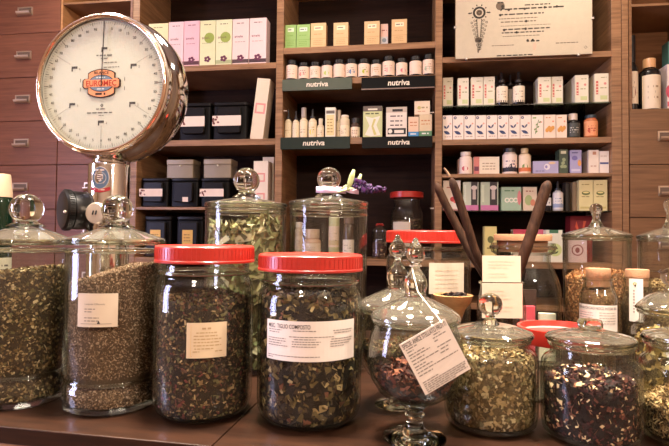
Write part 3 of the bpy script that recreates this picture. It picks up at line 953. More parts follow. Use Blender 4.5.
def art_feather(blue=(48, 62, 104)):
    def f(mb, s):
        w, h = s.w, s.h
        m = c_(*blue)
        def leaf(a, b, L, wd, ang, mm):
            ca, sa = math.cos(ang), math.sin(ang); pts = []
            for k in range(9):
                q = k / 8; pts.append((q * L, wd * math.sin(PI * q)))
            for k in range(7, 0, -1):
                q = k / 8; pts.append((q * L, -wd * math.sin(PI * q)))
            s.poly(mb, [(a + x * ca - y * sa, b + x * sa + y * ca) for x, y in pts], mm, .0005)
        leaf(w * .1, h * .36, w * .74, h * .065, -.45, m)
        leaf(w * .4, h * .46, w * .5, h * .035, 1.0, c_(84, 84, 110)); leaf(w * .4, h * .46, w * .42, h * .04, 2.3, m)
        s.blob(mb, w * .78, h * .66, w * .1, w * .09, c_(226, 170, 146))
        s.ring(mb, w * .2, h * .9, w * .06, w * .14, m)
        s.words(mb, w * .2, w * .9, h * .12, h * .03, c_(176, 150, 140))
    return f
xs = [442.6] + [452.9 + 11.22 * k for k in range(8)]
ords = ['first', 'second', 'third', 'fourth', 'fifth', 'sixth', 'seventh', 'eighth']
for k in range(8):
    carton('herb_carton', 'cream carton with blue feather print, %s from the left post' % ords[k], 'box', 'R', 'C', xs[k] if k else 442.6, xs[k + 1] - .35, 115.4 - .05 * k, .02, .07, (240, 218, 200), art_feather(), 'blue feather print cartons')
def art_stem(mb, s):
    s.line(mb, s.w * .3, s.h * .2, s.w * .6, s.h * .8, s.w * .05, c_(90, 120, 60))
    for k in range(5): s.blob(mb, s.w * (.32 + .07 * k) + (-1) ** k * s.w * .1, s.h * (.3 + .1 * k), s.w * .11, s.h * .03, c_(120, 150, 80), .0005, 8, .8)
    s.blob(mb, s.w * .8, s.h * .7, s.w * .08, s.w * .08, c_(220, 140, 120)); s.rect(mb, s.w * .1, s.h * .85, s.w * .4, s.h * .92, c_(150, 170, 110))
carton('herb_carton', 'cream carton with a green stem print after the blue feather row', 'box', 'R', 'C', xs[8], 543.6, 115, .02, .07, (240, 220, 198), art_stem)
def art_ginger(mb, s):
    for k in range(6): s.blob(mb, s.w * (.25 + .1 * k), s.h * (.35 + .05 * (k % 3)), s.w * .15, s.h * .09, c_(224, 156, 74), .0005 + .0001 * k, 10)
    s.blob(mb, s.w * .78, s.h * .72, s.w * .09, s.w * .09, c_(226, 150, 120)); s.words(mb, s.w * .15, s.w * .6, s.h * .86, s.h * .04, c_(200, 140, 80))
carton('herb_carton', 'cream carton with orange root print beside the green stem carton', 'box', 'R', 'C', 544, 555.8, 114.8, .02, .07, (242, 212, 184), art_ginger, 'orange root print cartons')
carton('herb_carton', 'cream carton with orange root print beside the dark square bottle', 'box', 'R', 'C', 556.2, 567, 114.8, .02, .07, (242, 212, 184), art_ginger, 'orange root print cartons')
bottle('dark square-shouldered bottle with grey label and pale stopper', 'R', 'C', 575, 14, 112.5, .02, (226, 206, 190), (24, 22, 22), (70, 72, 68), (.06, .6), [('text', (206, 200, 190))], 'tonic_bottle', None, 'pump', .68)
bottle('orange-labelled jar with dark blue lid by the right post', 'R', 'C', 593, 14, 114, .02, (44, 58, 66), (190, 110, 70), (238, 160, 110), (.1, .72), [('text', (170, 70, 50)), ('blob', (206, 90, 60))], 'vitamin_jar', None, 'wide', .8)

bottle('white pill bottle with a small red mark on the fourth board', 'R', 'D', 466.5, 13, 151.2, .02, (242, 224, 206), (240, 216, 200), (242, 218, 202), (.05, .64), [('blob', (196, 60, 80))], 'pill_bottle', None, 'wide', .78)
def art_d1(mb, s):
    s.rect(mb, 0, s.h * .0, s.w * .22, s.h, c_(206, 120, 110)); s.rect(mb, s.w * .02, s.h * .2, s.w * .2, s.h * .45, c_(110, 50, 70), .0005)
    for k in range(3): s.words(mb, s.w * .34, s.w * .9, s.h * (.6 - .16 * k), s.h * .05, c_(170, 140, 110))
carton('remedy_carton', 'wide cream carton with a red end beside the white pill bottle', 'box', 'R', 'D', 473.6, 499.4, 156.8, .03, .05, (236, 214, 180), art_d1)
carton('remedy_carton', 'pinkish carton half hidden behind the white pill bottle', 'box', 'R', 'D', 457.8, 466, 159, .09, .05, (226, 176, 164), None)
bottle('white jar with dark berry print on the fourth board', 'R', 'D', 511, 15.2, 147.4, .02, (34, 30, 32), (226, 206, 194), (238, 218, 206), (.02, .74), [('blob', (34, 28, 54)), ('band', (30, 26, 40)), ('slash', (50, 44, 80)), ('text', (80, 70, 110))], 'supplement_jar', None, 'wide', .78)
bottle('clear-capped bottle with orange and green print beside the berry jar', 'R', 'D', 526, 12.4, 147.6, .02, (222, 196, 150), (230, 204, 170), (238, 214, 186), (.03, .7), [('band', (222, 120, 70)), ('blob', (120, 150, 80))], 'supplement_bottle', None, 'screw', .76)
def art_d2(mb, s):
    s.blob(mb, s.w * .55, s.h * .55, s.w * .12, s.h * .24, c_(230, 222, 226)); s.blob(mb, s.w * .52, s.h * .55, s.w * .05, s.h * .12, c_(150, 140, 190), .0006); s.blob(mb, s.w * .75, s.h * .84, s.w * .14, s.h * .1, c_(226, 190, 150)); s.words(mb, s.w * .1, s.w * .5, s.h * .2, s.h * .06, c_(110, 106, 150))
carton('remedy_carton', 'low wide lilac carton on the fourth board', 'box', 'R', 'D', 533, 558.6, 161, .03, .06, (170, 160, 206), art_d2)
def art_d3(mb, s):
    s.rect(mb, s.w * .2, s.h * .82, s.w * .8, s.h * .94, c_(220, 214, 180)); 
    for k in range(4): s.blob(mb, s.w * (.35 + .1 * k), s.h * (.3 + .14 * (k % 3)), s.w * .24, s.h * .07, c_(150, 160, 120), .0005, 9, k)
carton('remedy_carton', 'narrow dark green carton between the two lilac cartons', 'box', 'R', 'D', 559, 568, 149.4, .03, .06, (66, 82, 56), art_d3)
def art_d4(mb, s):
    s.words(mb, s.w * .15, s.w * .85, s.h * .86, s.h * .05, c_(90, 84, 130)); s.blob(mb, s.w * .4, s.h * .66, s.w * .26, s.h * .1, c_(120, 110, 170)); s.blob(mb, s.w * .82, s.h * .45, s.w * .16, s.h * .14, c_(230, 160, 90), .0006); s.rect(mb, s.w * .1, s.h * .1, s.w * .9, s.h * .2, c_(206, 200, 220))
carton('remedy_carton', 'upright lilac carton with an orange spot', 'box', 'R', 'D', 570, 581.6, 150, .03, .06, (166, 156, 206), art_d4)
def art_d5(mb, s):
    s.rect(mb, s.w * .4, s.h * .8, s.w * .75, s.h * .93, c_(206, 150, 120)); s.words(mb, s.w * .2, s.w * .8, s.h * .3, s.h * .04, c_(200, 150, 120))
carton('remedy_carton', 'tall white carton with a tan mark, left of the blue-striped one', 'box', 'R', 'D', 588.5, 599, 150, .03, .09, (242, 218, 196), art_d5)
def art_d6(mb, s):
    s.rect(mb, s.w * .05, s.h * .42, s.w * .95, s.h * .5, c_(70, 76, 130)); s.words(mb, s.w * .1, s.w * .9, s.h * .76, s.h * .03, c_(190, 160, 140))
carton('remedy_carton', 'tall white carton with a dark blue stripe by the right post', 'box', 'R', 'D', 599.4, 609.6, 151, .03, .09, (240, 222, 210), art_d6)

def art_e1(mb, s):
    s.blob(mb, s.w * .6, s.h * .38, s.w * .2, s.h * .09, c_(206, 70, 70)); s.blob(mb, s.w * .75, s.h * .3, s.w * .16, s.h * .06, c_(226, 110, 100), .0006); s.words(mb, s.w * .2, s.w * .8, s.h * .75, s.h * .04, c_(190, 130, 110)); s.rect(mb, 0, 0, s.w, s.h * .06, c_(206, 150, 140))
carton('remedy_carton', 'white carton with a red flower behind the dark pods', 'box', 'R', 'E', 443, 460.6, 180.5, .04, .06, (238, 214, 190), art_e1)
def art_e2(g, pk):
    def f(mb, s):
        w, h = s.w, s.h
        s.rect(mb, w * .52, 0, w * .94, h, c_(56, 46, 44)); s.rect(mb, w * .62, h * .4, w * .82, h * .72, c_(206, 190, 176), .0006); s.blob(mb, w * .72, h * .8, w * .2, h * .08, c_(226, 210, 196), .0006)
        s.rect(mb, 0, h * .02, w, h * .2, c_(*pk), .0007); s.rect(mb, w * .06, h * .3, w * .2, h * .9, c_(*g), .0006)
    return f
carton('cosmetic_carton', 'pale green carton with dark panel and pink foot, behind the straight pod', 'box', 'R', 'E', 463, 478.6, 182, .05, .06, (206, 210, 176), art_e2((226, 230, 206), (206, 120, 160)), 'green cartons with pink feet')
carton('cosmetic_carton', 'pale green carton with dark panel and pink foot, clear of the pods', 'box', 'R', 'E', 480.6, 498.4, 182, .05, .06, (190, 200, 160), art_e2((216, 222, 190), (206, 120, 160)), 'green cartons with pink feet')
def art_e3(mb, s):
    for k in range(3): s.ring(mb, s.w * (.28 + .22 * k), s.h * .45, s.w * .07, s.w * .13, c_(240, 232, 214))
    s.blob(mb, s.w * .9, s.h * .55, s.w * .1, s.h * .3, c_(220, 130, 130), .0006); s.words(mb, s.w * .15, s.w * .7, s.h * .82, s.h * .05, c_(90, 130, 90))
carton('cosmetic_carton', 'squarish mint-green carton with three pale rings', 'box', 'R', 'E', 501.4, 521.4, 187, .04, .06, (160, 190, 150), art_e3)
def art_e4(mb, s):
    s.blob(mb, s.w * .4, s.h * .45, s.w * .28, s.h * .22, c_(170, 180, 120)); s.blob(mb, s.w * .7, s.h * .35, s.w * .18, s.h * .14, c_(206, 130, 100), .0006); s.words(mb, s.w * .2, s.w * .8, s.h * .8, s.h * .05, c_(170, 110, 90))
carton('cosmetic_carton', 'beige carton with leaf print, partly behind the leaning pod', 'box', 'R', 'E', 523, 537, 187, .04, .06, (226, 196, 160), art_e4)
bottle('small white and dark jar just right of the leaning pod', 'R', 'E', 547.6, 9.4, 193, .03, (226, 214, 206), (40, 36, 38), (236, 226, 220), (.3, .74), [('blob', (40, 34, 40))], 'cosmetic_jar', None, 'wide', .8)
bottle('white-labelled dropper bottle with dark pipette on the lower glass shelf', 'R', 'E', 559.2, 10.6, 180.6, .03, (34, 30, 32), (210, 206, 206), (228, 220, 216), (.06, .6), [('text', (100, 120, 160)), ('band', (150, 160, 190))], 'dropper_bottle', None, 'dropper', .62)
carton('remedy_carton', 'dark brown carton in shade left of the two yellow cartons', 'box', 'R', 'E', 565.5, 571.5, 182, .1, .06, (70, 56, 44), None)
carton('remedy_carton', 'tan narrow carton touching the yellow cartons', 'box', 'R', 'E', 572.5, 576.8, 182, .06, .06, (150, 116, 76), None)
def art_e5(mb, s):
    s.blob(mb, s.w * .5, s.h * .58, s.w * .3, s.h * .07, c_(110, 116, 60)); s.blob(mb, s.w * .5, s.h * .6, s.w * .22, s.h * .03, c_(236, 220, 150), .0007); s.words(mb, s.w * .2, s.w * .8, s.h * .45, s.h * .025, c_(150, 130, 70)); s.rect(mb, s.w * .1, s.h * .08, s.w * .9, s.h * .14, c_(206, 190, 120)); s.words(mb, s.w * .2, s.w * .8, s.h * .84, s.h * .03, c_(170, 150, 90))
carton('remedy_carton', 'yellow carton with dark oval emblem, left of the two above the jar knob', 'box', 'R', 'E', 578.8, 593, 180, .03, .09, (232, 212, 136), art_e5, 'yellow oval emblem cartons')
carton('remedy_carton', 'yellow carton with dark oval emblem touching the right post', 'box', 'R', 'E', 593.4, 607.4, 180, .03, .09, (232, 212, 136), art_e5, 'yellow oval emblem cartons')

def art_f1(mb, s):
    s.blob(mb, s.w * .5, s.h * .62, s.w * .26, s.h * .1, c_(110, 110, 60)); s.words(mb, s.w * .2, s.w * .8, s.h * .35, s.h * .04, c_(150, 130, 60))
carton('remedy_carton', 'small yellow carton standing behind the propped paper card', 'box', 'R', 'F', 484.4, 496.8, 226.4, .03, .06, (232, 208, 110), art_f1)
def art_f2(mb, s):
    s.rect(mb, 0, s.h * .84, s.w * .5, s.h, c_(214, 70, 90)); s.rect(mb, s.w * .5, s.h * .84, s.w, s.h, c_(226, 110, 130)); s.words(mb, s.w * .1, s.w * .9, s.h * .4, s.h * .05, c_(190, 130, 110))
carton('remedy_carton', 'cream carton with pink top behind the wide cork-lidded jar', 'box', 'R', 'F', 513, 543.4, 229.4, .08, .06, (226, 200, 170), art_f2)
def art_f3(mb, s):
    w, h = s.w, s.h
    s.rect(mb, w * .2, h * .9, w * .75, h, c_(70, 120, 86)); s.blob(mb, w * .55, h * .38, w * .42, w * .42, c_(206, 214, 140))
    m = c_(50, 70, 40)
    for a, b, q in ((.42, .46, .5), (.62, .44, -.6), (.5, .36, 1.2), (.42, .28, -.3), (.64, .3, .7)): s.blob(mb, w * a, h * b, w * .13, w * .05, m, .0006, 8, q)
carton('remedy_carton', 'white carton with a round pale green leaf emblem', 'box', 'R', 'F', 546, 562.6, 230, .03, .06, (232, 226, 196), art_f3)
def art_f4(mb, s):
    for k in range(6): s.poly(mb, [(s.w * .5, s.h * .5), (s.w * (.5 + .45 * math.cos(k * 1.047)), s.h * (.5 + .45 * math.sin(k * 1.047))), (s.w * (.5 + .4 * math.cos(k * 1.047 + .3)), s.h * (.5 + .4 * math.sin(k * 1.047 + .3)))], c_(226, 90, 60), .0005)
carton('remedy_carton', 'red carton in shade behind the finial of the seed jar', 'box', 'R', 'F', 570.4, 592.4, 216, .12, .08, (166, 22, 28), art_f4)
carton('remedy_carton', 'pale pink carton with round seal seen through the seed jar', 'box', 'R', 'F', 568, 587, 238, .05, .06, (232, 190, 180), lambda mb, s: (s.ring(mb, s.w * .5, s.h * .5, s.w * .26, s.w * .32, c_(150, 80, 80)), s.blob(mb, s.w * .5, s.h * .5, s.w * .12, s.w * .16, c_(150, 80, 80))))

# bottle niche of the drawer cabinet
SH[('N', 'A')] = zy(108.5, 648) 
bottle('tall black wine-shaped bottle with cream label in the niche', 'N', 'A', 634.2, 11.5, 34, .05, (26, 22, 22), (20, 17, 17), (236, 212, 186), (.1, .52), [('blob', (130, 60, 44)), ('text', (150, 110, 90))], 'wine_bottle', None, 'screw', .58)
bottle('squat black bottle with tan stopper and big cream label', 'N', 'A', 654, 21.5, 56, .03, (222, 170, 120), (24, 20, 19), (238, 218, 190), (.03, .66), [('text', (176, 150, 120))], 'tonic_bottle', None, 'screw', .76, wrap=1.08)
carton('gift_box', 'white and pink box at the photo edge beside the squat black bottle', 'box', 'N', 'A', 667, 682, 64, .06, .08, (238, 210, 204), lambda mb, s: (s.blob(mb, s.w * .2, s.h * .42, s.w * .3, s.h * .14, c_(214, 90, 110)), s.rect(mb, 0, s.h * .1, s.w, s.h * .2, c_(214, 110, 120))))
carton('gift_box', 'teal box edge standing behind the white and pink box', 'box', 'N', 'A', 668, 690, 41, .16, .06, (74, 140, 130), None)

# ------------------------------------------------------------------ framed diploma in front of the top boards
ua, ub = ux(455.3, 30, -.03), ux(592.8, 30, -.03)
zb = zy(56.5, 524, -.03); hD = .42; wD = ub - ua
t = thing('diploma_frame', 'large cream diploma in a clip frame over the right bay', 'frame', W((ua + ub) / 2, -.03, zb), -THETA)
MB().box((-wD / 2, .0045, 0), (wD / 2, .010, hD), plain((150, 110, 80), .5)).build('backing', t)
mb = MB(); PD = plain((232, 214, 198), .6)
mb.box((-wD / 2 + .002, .002, .002), (wD / 2 - .002, .0044, hD - .002), PD)
f = Face(flat((-wD / 2, .002, 0), (1, 0, 0), (0, 0, 1)), wD, hD)
# inside the frame x runs 455-593, y runs up from 56.5: a helper in photo pixels of the sheet
k = wD / 137.5
def fx(x): return (x - 455.3) * k
def fy(y, x=524): return (57.6 - (x - 455.3) * .022 - y) * k + .001
DINK = plain((54, 44, 36), .7); DINK2 = plain((120, 100, 84), .7)
f.ring(mb, fx(480), fy(7.5), 4.4 * k, 6.6 * k, DINK); f.blob(mb, fx(480), fy(7.5), 3.2 * k, 3.2 * k, DINK2); f.ring(mb, fx(480), fy(7.5), 1.2 * k, 2.2 * k, DINK)
for q in range(10):
    an = q * 2 * PI / 10
    f.blob(mb, fx(480) + 8.2 * k * math.cos(an), fy(7.5) + 8.2 * k * math.sin(an), 1.0 * k, .7 * k, DINK, .0004, 8, an)
for s_ in (-1, 1):
    f.blob(mb, fx(480 + s_ * 10), fy(7.8), 1.6 * k, .8 * k, DINK)
    for q in range(16):                                     # scrolls narrowing to a tip
        y = 16 + q * 2.0; wd = 8.5 * (1 - q / 17)
        f.ring(mb, fx(480 + s_ * wd * (.55 + .4 * ((q % 2)))), fy(y), .7 * k, 1.25 * k, DINK if q % 3 else DINK2, .0004, 10)
        f.blob(mb, fx(480 + s_ * wd * .3), fy(y + 1), 1.3 * k, .5 * k, DINK, .0004, 8, s_ * .8)
f.blob(mb, fx(479), fy(36.5), 3.6 * k, 2.8 * k, DINK2); f.blob(mb, fx(480.4), fy(37.5), 1.6 * k, 1.4 * k, DINK, .0006); f.blob(mb, fx(479), fy(48.5), .9 * k, 2 * k, DINK2)
f.blob(mb, fx(501.5), fy(1.5), 4.5 * k, 4.6 * k, DINK2); 
for q in range(7): f.blob(mb, fx(501.5 + random.uniform(-4, 4)), fy(1.5 + random.uniform(-4, 5)), 1.6 * k, .8 * k, DINK, .0006, 8, q)
rows = [(526, 552, 2.4, 1.5, DINK), (506, 566, 6.6, 1.9, DINK), (500, 546, 12.2, 1.7, DINK), (500, 540, 16.4, 1.1, DINK2), (502, 538, 20, 1.4, DINK2), (502, 553, 24, .7, DINK2), (504, 552, 28, 1.6, DINK), (503, 546, 31.4, 1.4, DINK), (504, 542, 35, .9, DINK2), (493, 516, 44.6, .9, DINK2), (557, 579, 43.2, 1.1, DINK2), (528, 541, 40.8, 1.9, DINK)]
for x0, x1, y, hpx, m_ in rows: f.words(mb, fx(x0), fx(x1), fy(y, x0), hpx * k * .8, m_, .98)
for x, y in ((510, 6.8), (526, 6.5), (546, 6), (558, 5.8), (501.5, 12), (505.5, 28), (527, 27.6), (518, 31), (527.5, 19.6), (529, 40), (534, 39.8)):
    f.blob(mb, fx(x), fy(y - .6), 1.3 * k, 1.4 * k, DINK, .0007, 8)
f.blob(mb, fx(536), fy(46), 1.6 * k, 4 * k, plain((236, 196, 176), .6)); f.ring(mb, fx(586), fy(49), 1.2 * k, 1.7 * k, DINK2, .0004, 4)
f.words(mb, fx(498), fx(538), .006, .0055, DINK, .9)
mb.build('sheet', t)
MB().box((-wD / 2, 0, 0), (wD / 2, .0018, hD), thin_glass('picture_glass', (250, 250, 246), (220, 224, 216), f0=.02, cap=.4, wavy=False)).build('glass_pane', t)
for x, z in ((-wD / 2 + .0, hD * .37), (wD / 2, hD * .4), (-wD / 2 + wD * .085, 0), (wD / 2 - wD * .1, 0)):
    hz_ = abs(x) > wD / 2 - .001
    MB().rbox((-.006, -.003, -.005), (.006, .0118, .005), .002, plain((236, 226, 214), .25, .6)).build('clip', t, 40, loc=(x, 0, z))
# ------------------------------------------------------------------ counter
PHI = math.radians(10.7)
E = Vector((math.cos(PHI), -math.sin(PHI), 0)); G = Vector((math.sin(PHI), math.cos(PHI), 0))
CO = Vector((-.158, .661, 0))
cnt = thing('shop_counter', 'dark walnut shop counter under the glass jars', 'counter', CO, -PHI)
for a, b in ((-1.35, -.0008), (.0008, 1.6)):
    MB().box((a, 0, TOP - .024), (b, .86, TOP), WOOD_C).build('worktop', cnt, bevel=.0015)
MB().box((-1.35, .003, .08), (1.6, .025, TOP - .0245), WOOD_T).build('front_panel', cnt, bevel=.001)
MB().box((-1.35, .03, 0), (1.6, .84, TOP - .0245), WOOD_D).build('carcass', cnt)

RED = plain((178, 48, 38), .28, vary=.03)
CORK = plain((168, 124, 90), .85, bump=.6, bscale=400, vary=.2)
STRING = plain((222, 206, 184), .8)
LABELP = plain((226, 212, 202), .6)
LABELB = plain((208, 190, 168), .65)

def shell(prof, t, floor):
    """hollow glass wall from an outer (r, z) profile running upward from the foot"""
    out = [(0, prof[0][1])] + list(prof)
    inn = [(max(r - t, .002), z) for r, z in prof if z > floor + .004]
    r_f = interp(prof, floor + .004) - t
    inn = [(max(r_f - .004, .001), floor), (r_f, floor + .004)] + inn
    return out + inn[::-1] + [(0, floor)]
def inner(prof, t, floor, g=.0008):
    inn = [(r - t - g, z) for r, z in prof if z > floor + .004]
    r_f = interp(prof, floor + .004) - t - g
    return [(r_f - .003, floor + g), (r_f, floor + .004)] + inn

def jar_at(xl, xr, yb=None, Y=None, ym=330):
    X, Yc, R = stand(xl, xr, yb, Y, ym)
    return X, Yc, R, -math.atan2(X, Yc)
def zr(y, X, Yc):
    """height above the counter of what shows at photo height y on the axis of a jar"""
    x = CX + F * X / Yc
    return zat(x, y, Yc) - TOP
def zf(y, X, Yc, R):
    """same for the near side of the jar"""
    d = math.hypot(X, Yc); k = (d - R) / d
    x = CX + F * X / Yc
    return zat(x, y, Yc * k) - TOP

def cyl_face(X, Yc, rot, r, x0, x1, y0, y1, yt=None):
    """label patch on a round wall between photo columns x0..x1 and rows y0..y1"""
    def px(ph):
        p = Vector((r * math.sin(ph), -r * math.cos(ph), 0)); p.rotate(Matrix.Rotation(rot, 3, 'Z'))
        return proj((X + p.x, Yc + p.y, TOP + zm))[0]
    d = math.hypot(X, Yc); zm = zf((y0 + y1) / 2, X, Yc, r)
    def solve(x):
        lo, hi = -1.35, 1.35
        for _ in range(40):
            m = (lo + hi) / 2
            if px(m) < x: lo = m
            else: hi = m
        return (lo + hi) / 2
    p0, p1 = solve(x0), solve(x1)
    za, zb = zf(y1, X, Yc, r), zf(y0, X, Yc, r)
    return Face(lambda a, b, l: Vector(((r + .0003 + l) * math.sin(p0 + a / r), -(r + .0003 + l) * math.cos(p0 + a / r), za + b)), (p1 - p0) * r, zb - za)

def knob_profile(z0, ztop, r, neck):
    """ball knob on a short flared neck, solid"""
    h = ztop - z0; rb = min(r, h * .46); zc = ztop - rb
    prof = [(0, z0), (neck * 1.9, z0), (neck * 1.7, z0 + h * .05), (neck * 1.1, z0 + h * .14), (neck, z0 + h * .2)]
    a0 = -math.acos(min(1, neck / r)) if neck < r else 0
    n = 12
    for i in range(n + 1):
        a = a0 + (PI / 2 - a0) * i / n
        prof.append((r * math.cos(a) if i < n else 0, zc + rb * math.sin(a)))
    return [p for p in prof if p[1] >= z0]

def dome_lid(t, R, z_rim, z_top, knob=None, name='lid', flange=.008, power=1.6, r0=.02, over=.004, z_bot=None):
    """domed hollow glass lid with a thick rim; knob = (z_top, r, neck) or a profile"""
    mb = MB(); n = 10
    ro = R + over
    up = []
    for i in range(n + 1):
        q = i / n
        r = ro + (r0 - ro) * q
        z = z_rim + flange + (z_top - z_rim - flange) * (1 - (1 - q) ** power)
        up.append((r, z))
    dn = [(r - .0035 if r > r0 + .004 else r - .0015, z - .0035) for r, z in up]
    prof = [(0, z_top)] + up[::-1] + [(ro + .001, z_rim + flange * .5), (ro - .001, z_rim), (ro - .006, z_rim)] + dn[1:] + [(0, z_top - .0035)]
    mb.lathe(prof, LIDGLASS, 56)
    fr = flange * .5
    mb.lathe([(ro - .003 + .0052 * math.cos(a), z_rim + fr + fr * .98 * math.sin(a)) for a in [2 * PI * k / 10 for k in range(10)]], KNOB, 56, close=True)
    lid = mb.build(name, t, 35)
    if knob is not None:
        mk = MB(); mk.lathe(knob if isinstance(knob, list) else knob_profile(z_top + .0002, knob[0], knob[1], knob[2]), KNOB, 32)
        mk.build('knob', lid, 50)
    return lid

def rim_ring(t, R, z, r=.0035, name='rim'):
    mb = MB(); pr = [(R + r * math.cos(a), z + r * 1.0 * math.sin(a)) for a in [2 * PI * k / 10 for k in range(10)]]
    mb.lathe(pr, KNOB, 56, close=True)
    return mb.build(name, t, 60)

P_SEED = [((182, 152, 124), 3), ((146, 116, 90), 3), ((102, 78, 58), 2.4), ((208, 182, 154), 1.2), ((66, 48, 36), 1)]
P_TAN = [((170, 146, 106), 2), ((132, 108, 72), 3), ((92, 74, 48), 3), ((200, 180, 140), 1), ((108, 98, 64), 2), ((64, 51, 34), 1.4)]
P_DARK = [((104, 74, 58), 2.4), ((140, 110, 76), 2), ((78, 64, 42), 3), ((178, 150, 112), 1), ((112, 60, 54), 1.1), ((108, 100, 66), 2), ((54, 39, 30), 1.6)]
P_LEAF = [((76, 59, 42), 2.6), ((116, 98, 62), 2), ((176, 150, 106), 1.3), ((52, 38, 28), 2.6), ((104, 86, 54), 2), ((122, 76, 58), .8), ((200, 176, 130), .4)]
P_CREAM = [((180, 152, 110), 2.6), ((152, 126, 84), 3), ((116, 96, 62), 2), ((204, 182, 142), 1.2), ((92, 74, 48), 1.6), ((138, 126, 88), 1.2)]
P_CACAO = [((72, 32, 34), 3), ((44, 20, 22), 3.4), ((112, 64, 54), 1.4), ((240, 208, 166), 1.2), ((170, 116, 88), .7), ((28, 14, 16), 1.8)]
P_STRAW = [((190, 158, 112), 2), ((146, 116, 78), 2), ((98, 76, 50), 1.5), ((214, 188, 140), 1)]
P_ANISE = [((104, 56, 44), 2.6), ((70, 36, 30), 3), ((138, 84, 62), 1.2), ((42, 22, 20), 2.4)]
P_BARK = [((214, 150, 98), 2), ((176, 116, 74), 2), ((230, 180, 130), 1), ((130, 84, 52), 1)]
P_BAY = [((206, 172, 110), 2), ((166, 136, 78), 2), ((226, 200, 142), 1), ((126, 106, 60), 1)]
P_PALE = [((172, 160, 118), 2.4), ((138, 128, 84), 2), ((196, 184, 148), 1.6), ((110, 98, 62), 1.6), ((128, 132, 90), 1.6)]
def core(c): return plain(c, .9, bump=.5, bscale=600, vary=.5)

# ------------------------------------------------------------------ left pair of big lidded jars
def left_jar(label, xl, xr, yb, lidx, y_rim, y_neck, kn, name='apothecary_jar'):
    X, Yc, R, rot = jar_at(xl, xr, yb, ym=340)
    t = thing(name, label, 'jar', (X, Yc, TOP + .0004), rot)
    z = lambda y: zr(y, X, Yc)
    zt = z(y_neck)
    gz = zf(yb - 30, X, Yc, R)
    prof = [(R * .9, 0), (R * .975, .004), (R * .995, .012), (R * .99, gz - .009), (R * .945, gz - .003), (R * .925, gz + .001), (R * .945, gz + .006), (R, gz + .013), (R, zt - .004), (R * .985, zt)]
    mb = MB(); mb.lathe(shell(prof, .004, .008), GLASS, 64); mb.build('glass_body', t, 40)
    rim_ring(t, R * .985, zt + .0005, .003)
    rim_ring(t, R * .945, gz + .001, .0028, 'foot_ring')
    lid = dome_lid(t, R - .003, z(y_rim), z(kn[0]), (z(kn[1]), kn[2] * math.hypot(X, Yc) / F * Yc / math.hypot(X, Yc), kn[3]), flange=.010, power=1.08, r0=.02)
    return X, Yc, R, rot, t, prof, z

X, Y, R, rot, t, prof, z = left_jar('big glass-lidded jar of olive-brown cut herb at the left edge, no label', -28, 70, 410, None, 245, 250, (227, 194, 15.5, .016))
J0 = t
zt0 = zf(278, X, Y, R)
filling('dried_herb', 'olive-brown cut herb filling the big jar at the left edge', (X, Y, TOP), inner(prof, .004, .008, .002), lambda x, y, h=zt0: h + .008 - .3 * 0 + .004 * math.sin(40 * x) , .0066, flakes_mat('olive_cut_herb', P_TAN), core((62, 48, 30)), (.35, .9), 2.2)

X, Y, R, rot, t, prof, z = left_jar('big glass-lidded jar of fine grey-brown seed with a cream label, in front of the scale', 62.5, 163, 417.4, None, 245, 251, (228, 195, 15, .0155))
J1 = t
za, zb = zf(288, X, Y, R), zf(266, X, Y, R)
# the seed lies in a slope, higher to the right
def slope(x, y, za=za, zb=zb, R=R): return za + (zb - za) * (x + R) / (2 * R) + .01 * math.exp(-((x - R * .25) ** 2 + y * y) / .002)
filling('dried_seed', 'fine grey-brown seed heaped in a slope in the jar before the scale', (X, Y, TOP), inner(prof, .004, .008, .002), slope, .0036, flakes_mat('grey_brown_seed', P_SEED), core((96, 74, 55)), (.35, .6), 1.9, nmax=30000, cat='dried seed')
f = cyl_face(X, Y, rot, R, 78, 118, 293.5, 327)
mb = MB(); f.rect(mb, 0, 0, f.w, f.h, LABELB, 0, 12)
f.text(mb, 'Lavanda Officinale', f.w * .2, f.h * .66, f.h * .05, INKG, fit=f.w * .5, lift=.0004)
for b, a1 in ((.52, .5), (.44, .42)): f.words(mb, f.w * .2, f.w * a1, f.h * b, f.h * .03, INKG)
for b, a1 in ((.26, .6), (.17, .6)): f.words(mb, f.w * .2, f.w * a1, f.h * b, f.h * .03, INKG)
f.rect(mb, f.w * .1, f.h * .09, f.w * .86, f.h * .105, INKG, .0004, 8)
f.poly(mb, [(f.w * .52, f.h * .1), (f.w * .6, f.h * .1), (f.w * .56, f.h * .2)], INK, .0006)
mb.build('paper_label', J1)

# ------------------------------------------------------------------ jars with red screw lids
def red_lid(t, R, z0, z1, name='screw_lid'):
    mb = MB(); h = z1 - z0
    prof = [(0, z0 + .002), (R - .004, z0 + .002), (R - .002, z0), (R + .0008, z0), (R + .0012, z0 + h * .12), (R, z0 + h * .16), (R, z0 + h * .9), (R - .0015, z0 + h * .97), (R - .004, z1), (R - .012, z1), (R - .014, z1 - .0012), (0, z1 - .0012)]
    mb.lathe(prof, RED, 72)
    for k in range(72):
        a = 2 * PI * k / 72
        mb.box((-.0005, -.0004, h * .2), (.0005, .0004, h * .84), RED, Matrix.Rotation(a, 4, 'Z') @ Matrix.Translation((R + .0001, 0, z0)))
    return mb.build(name, t, 35)

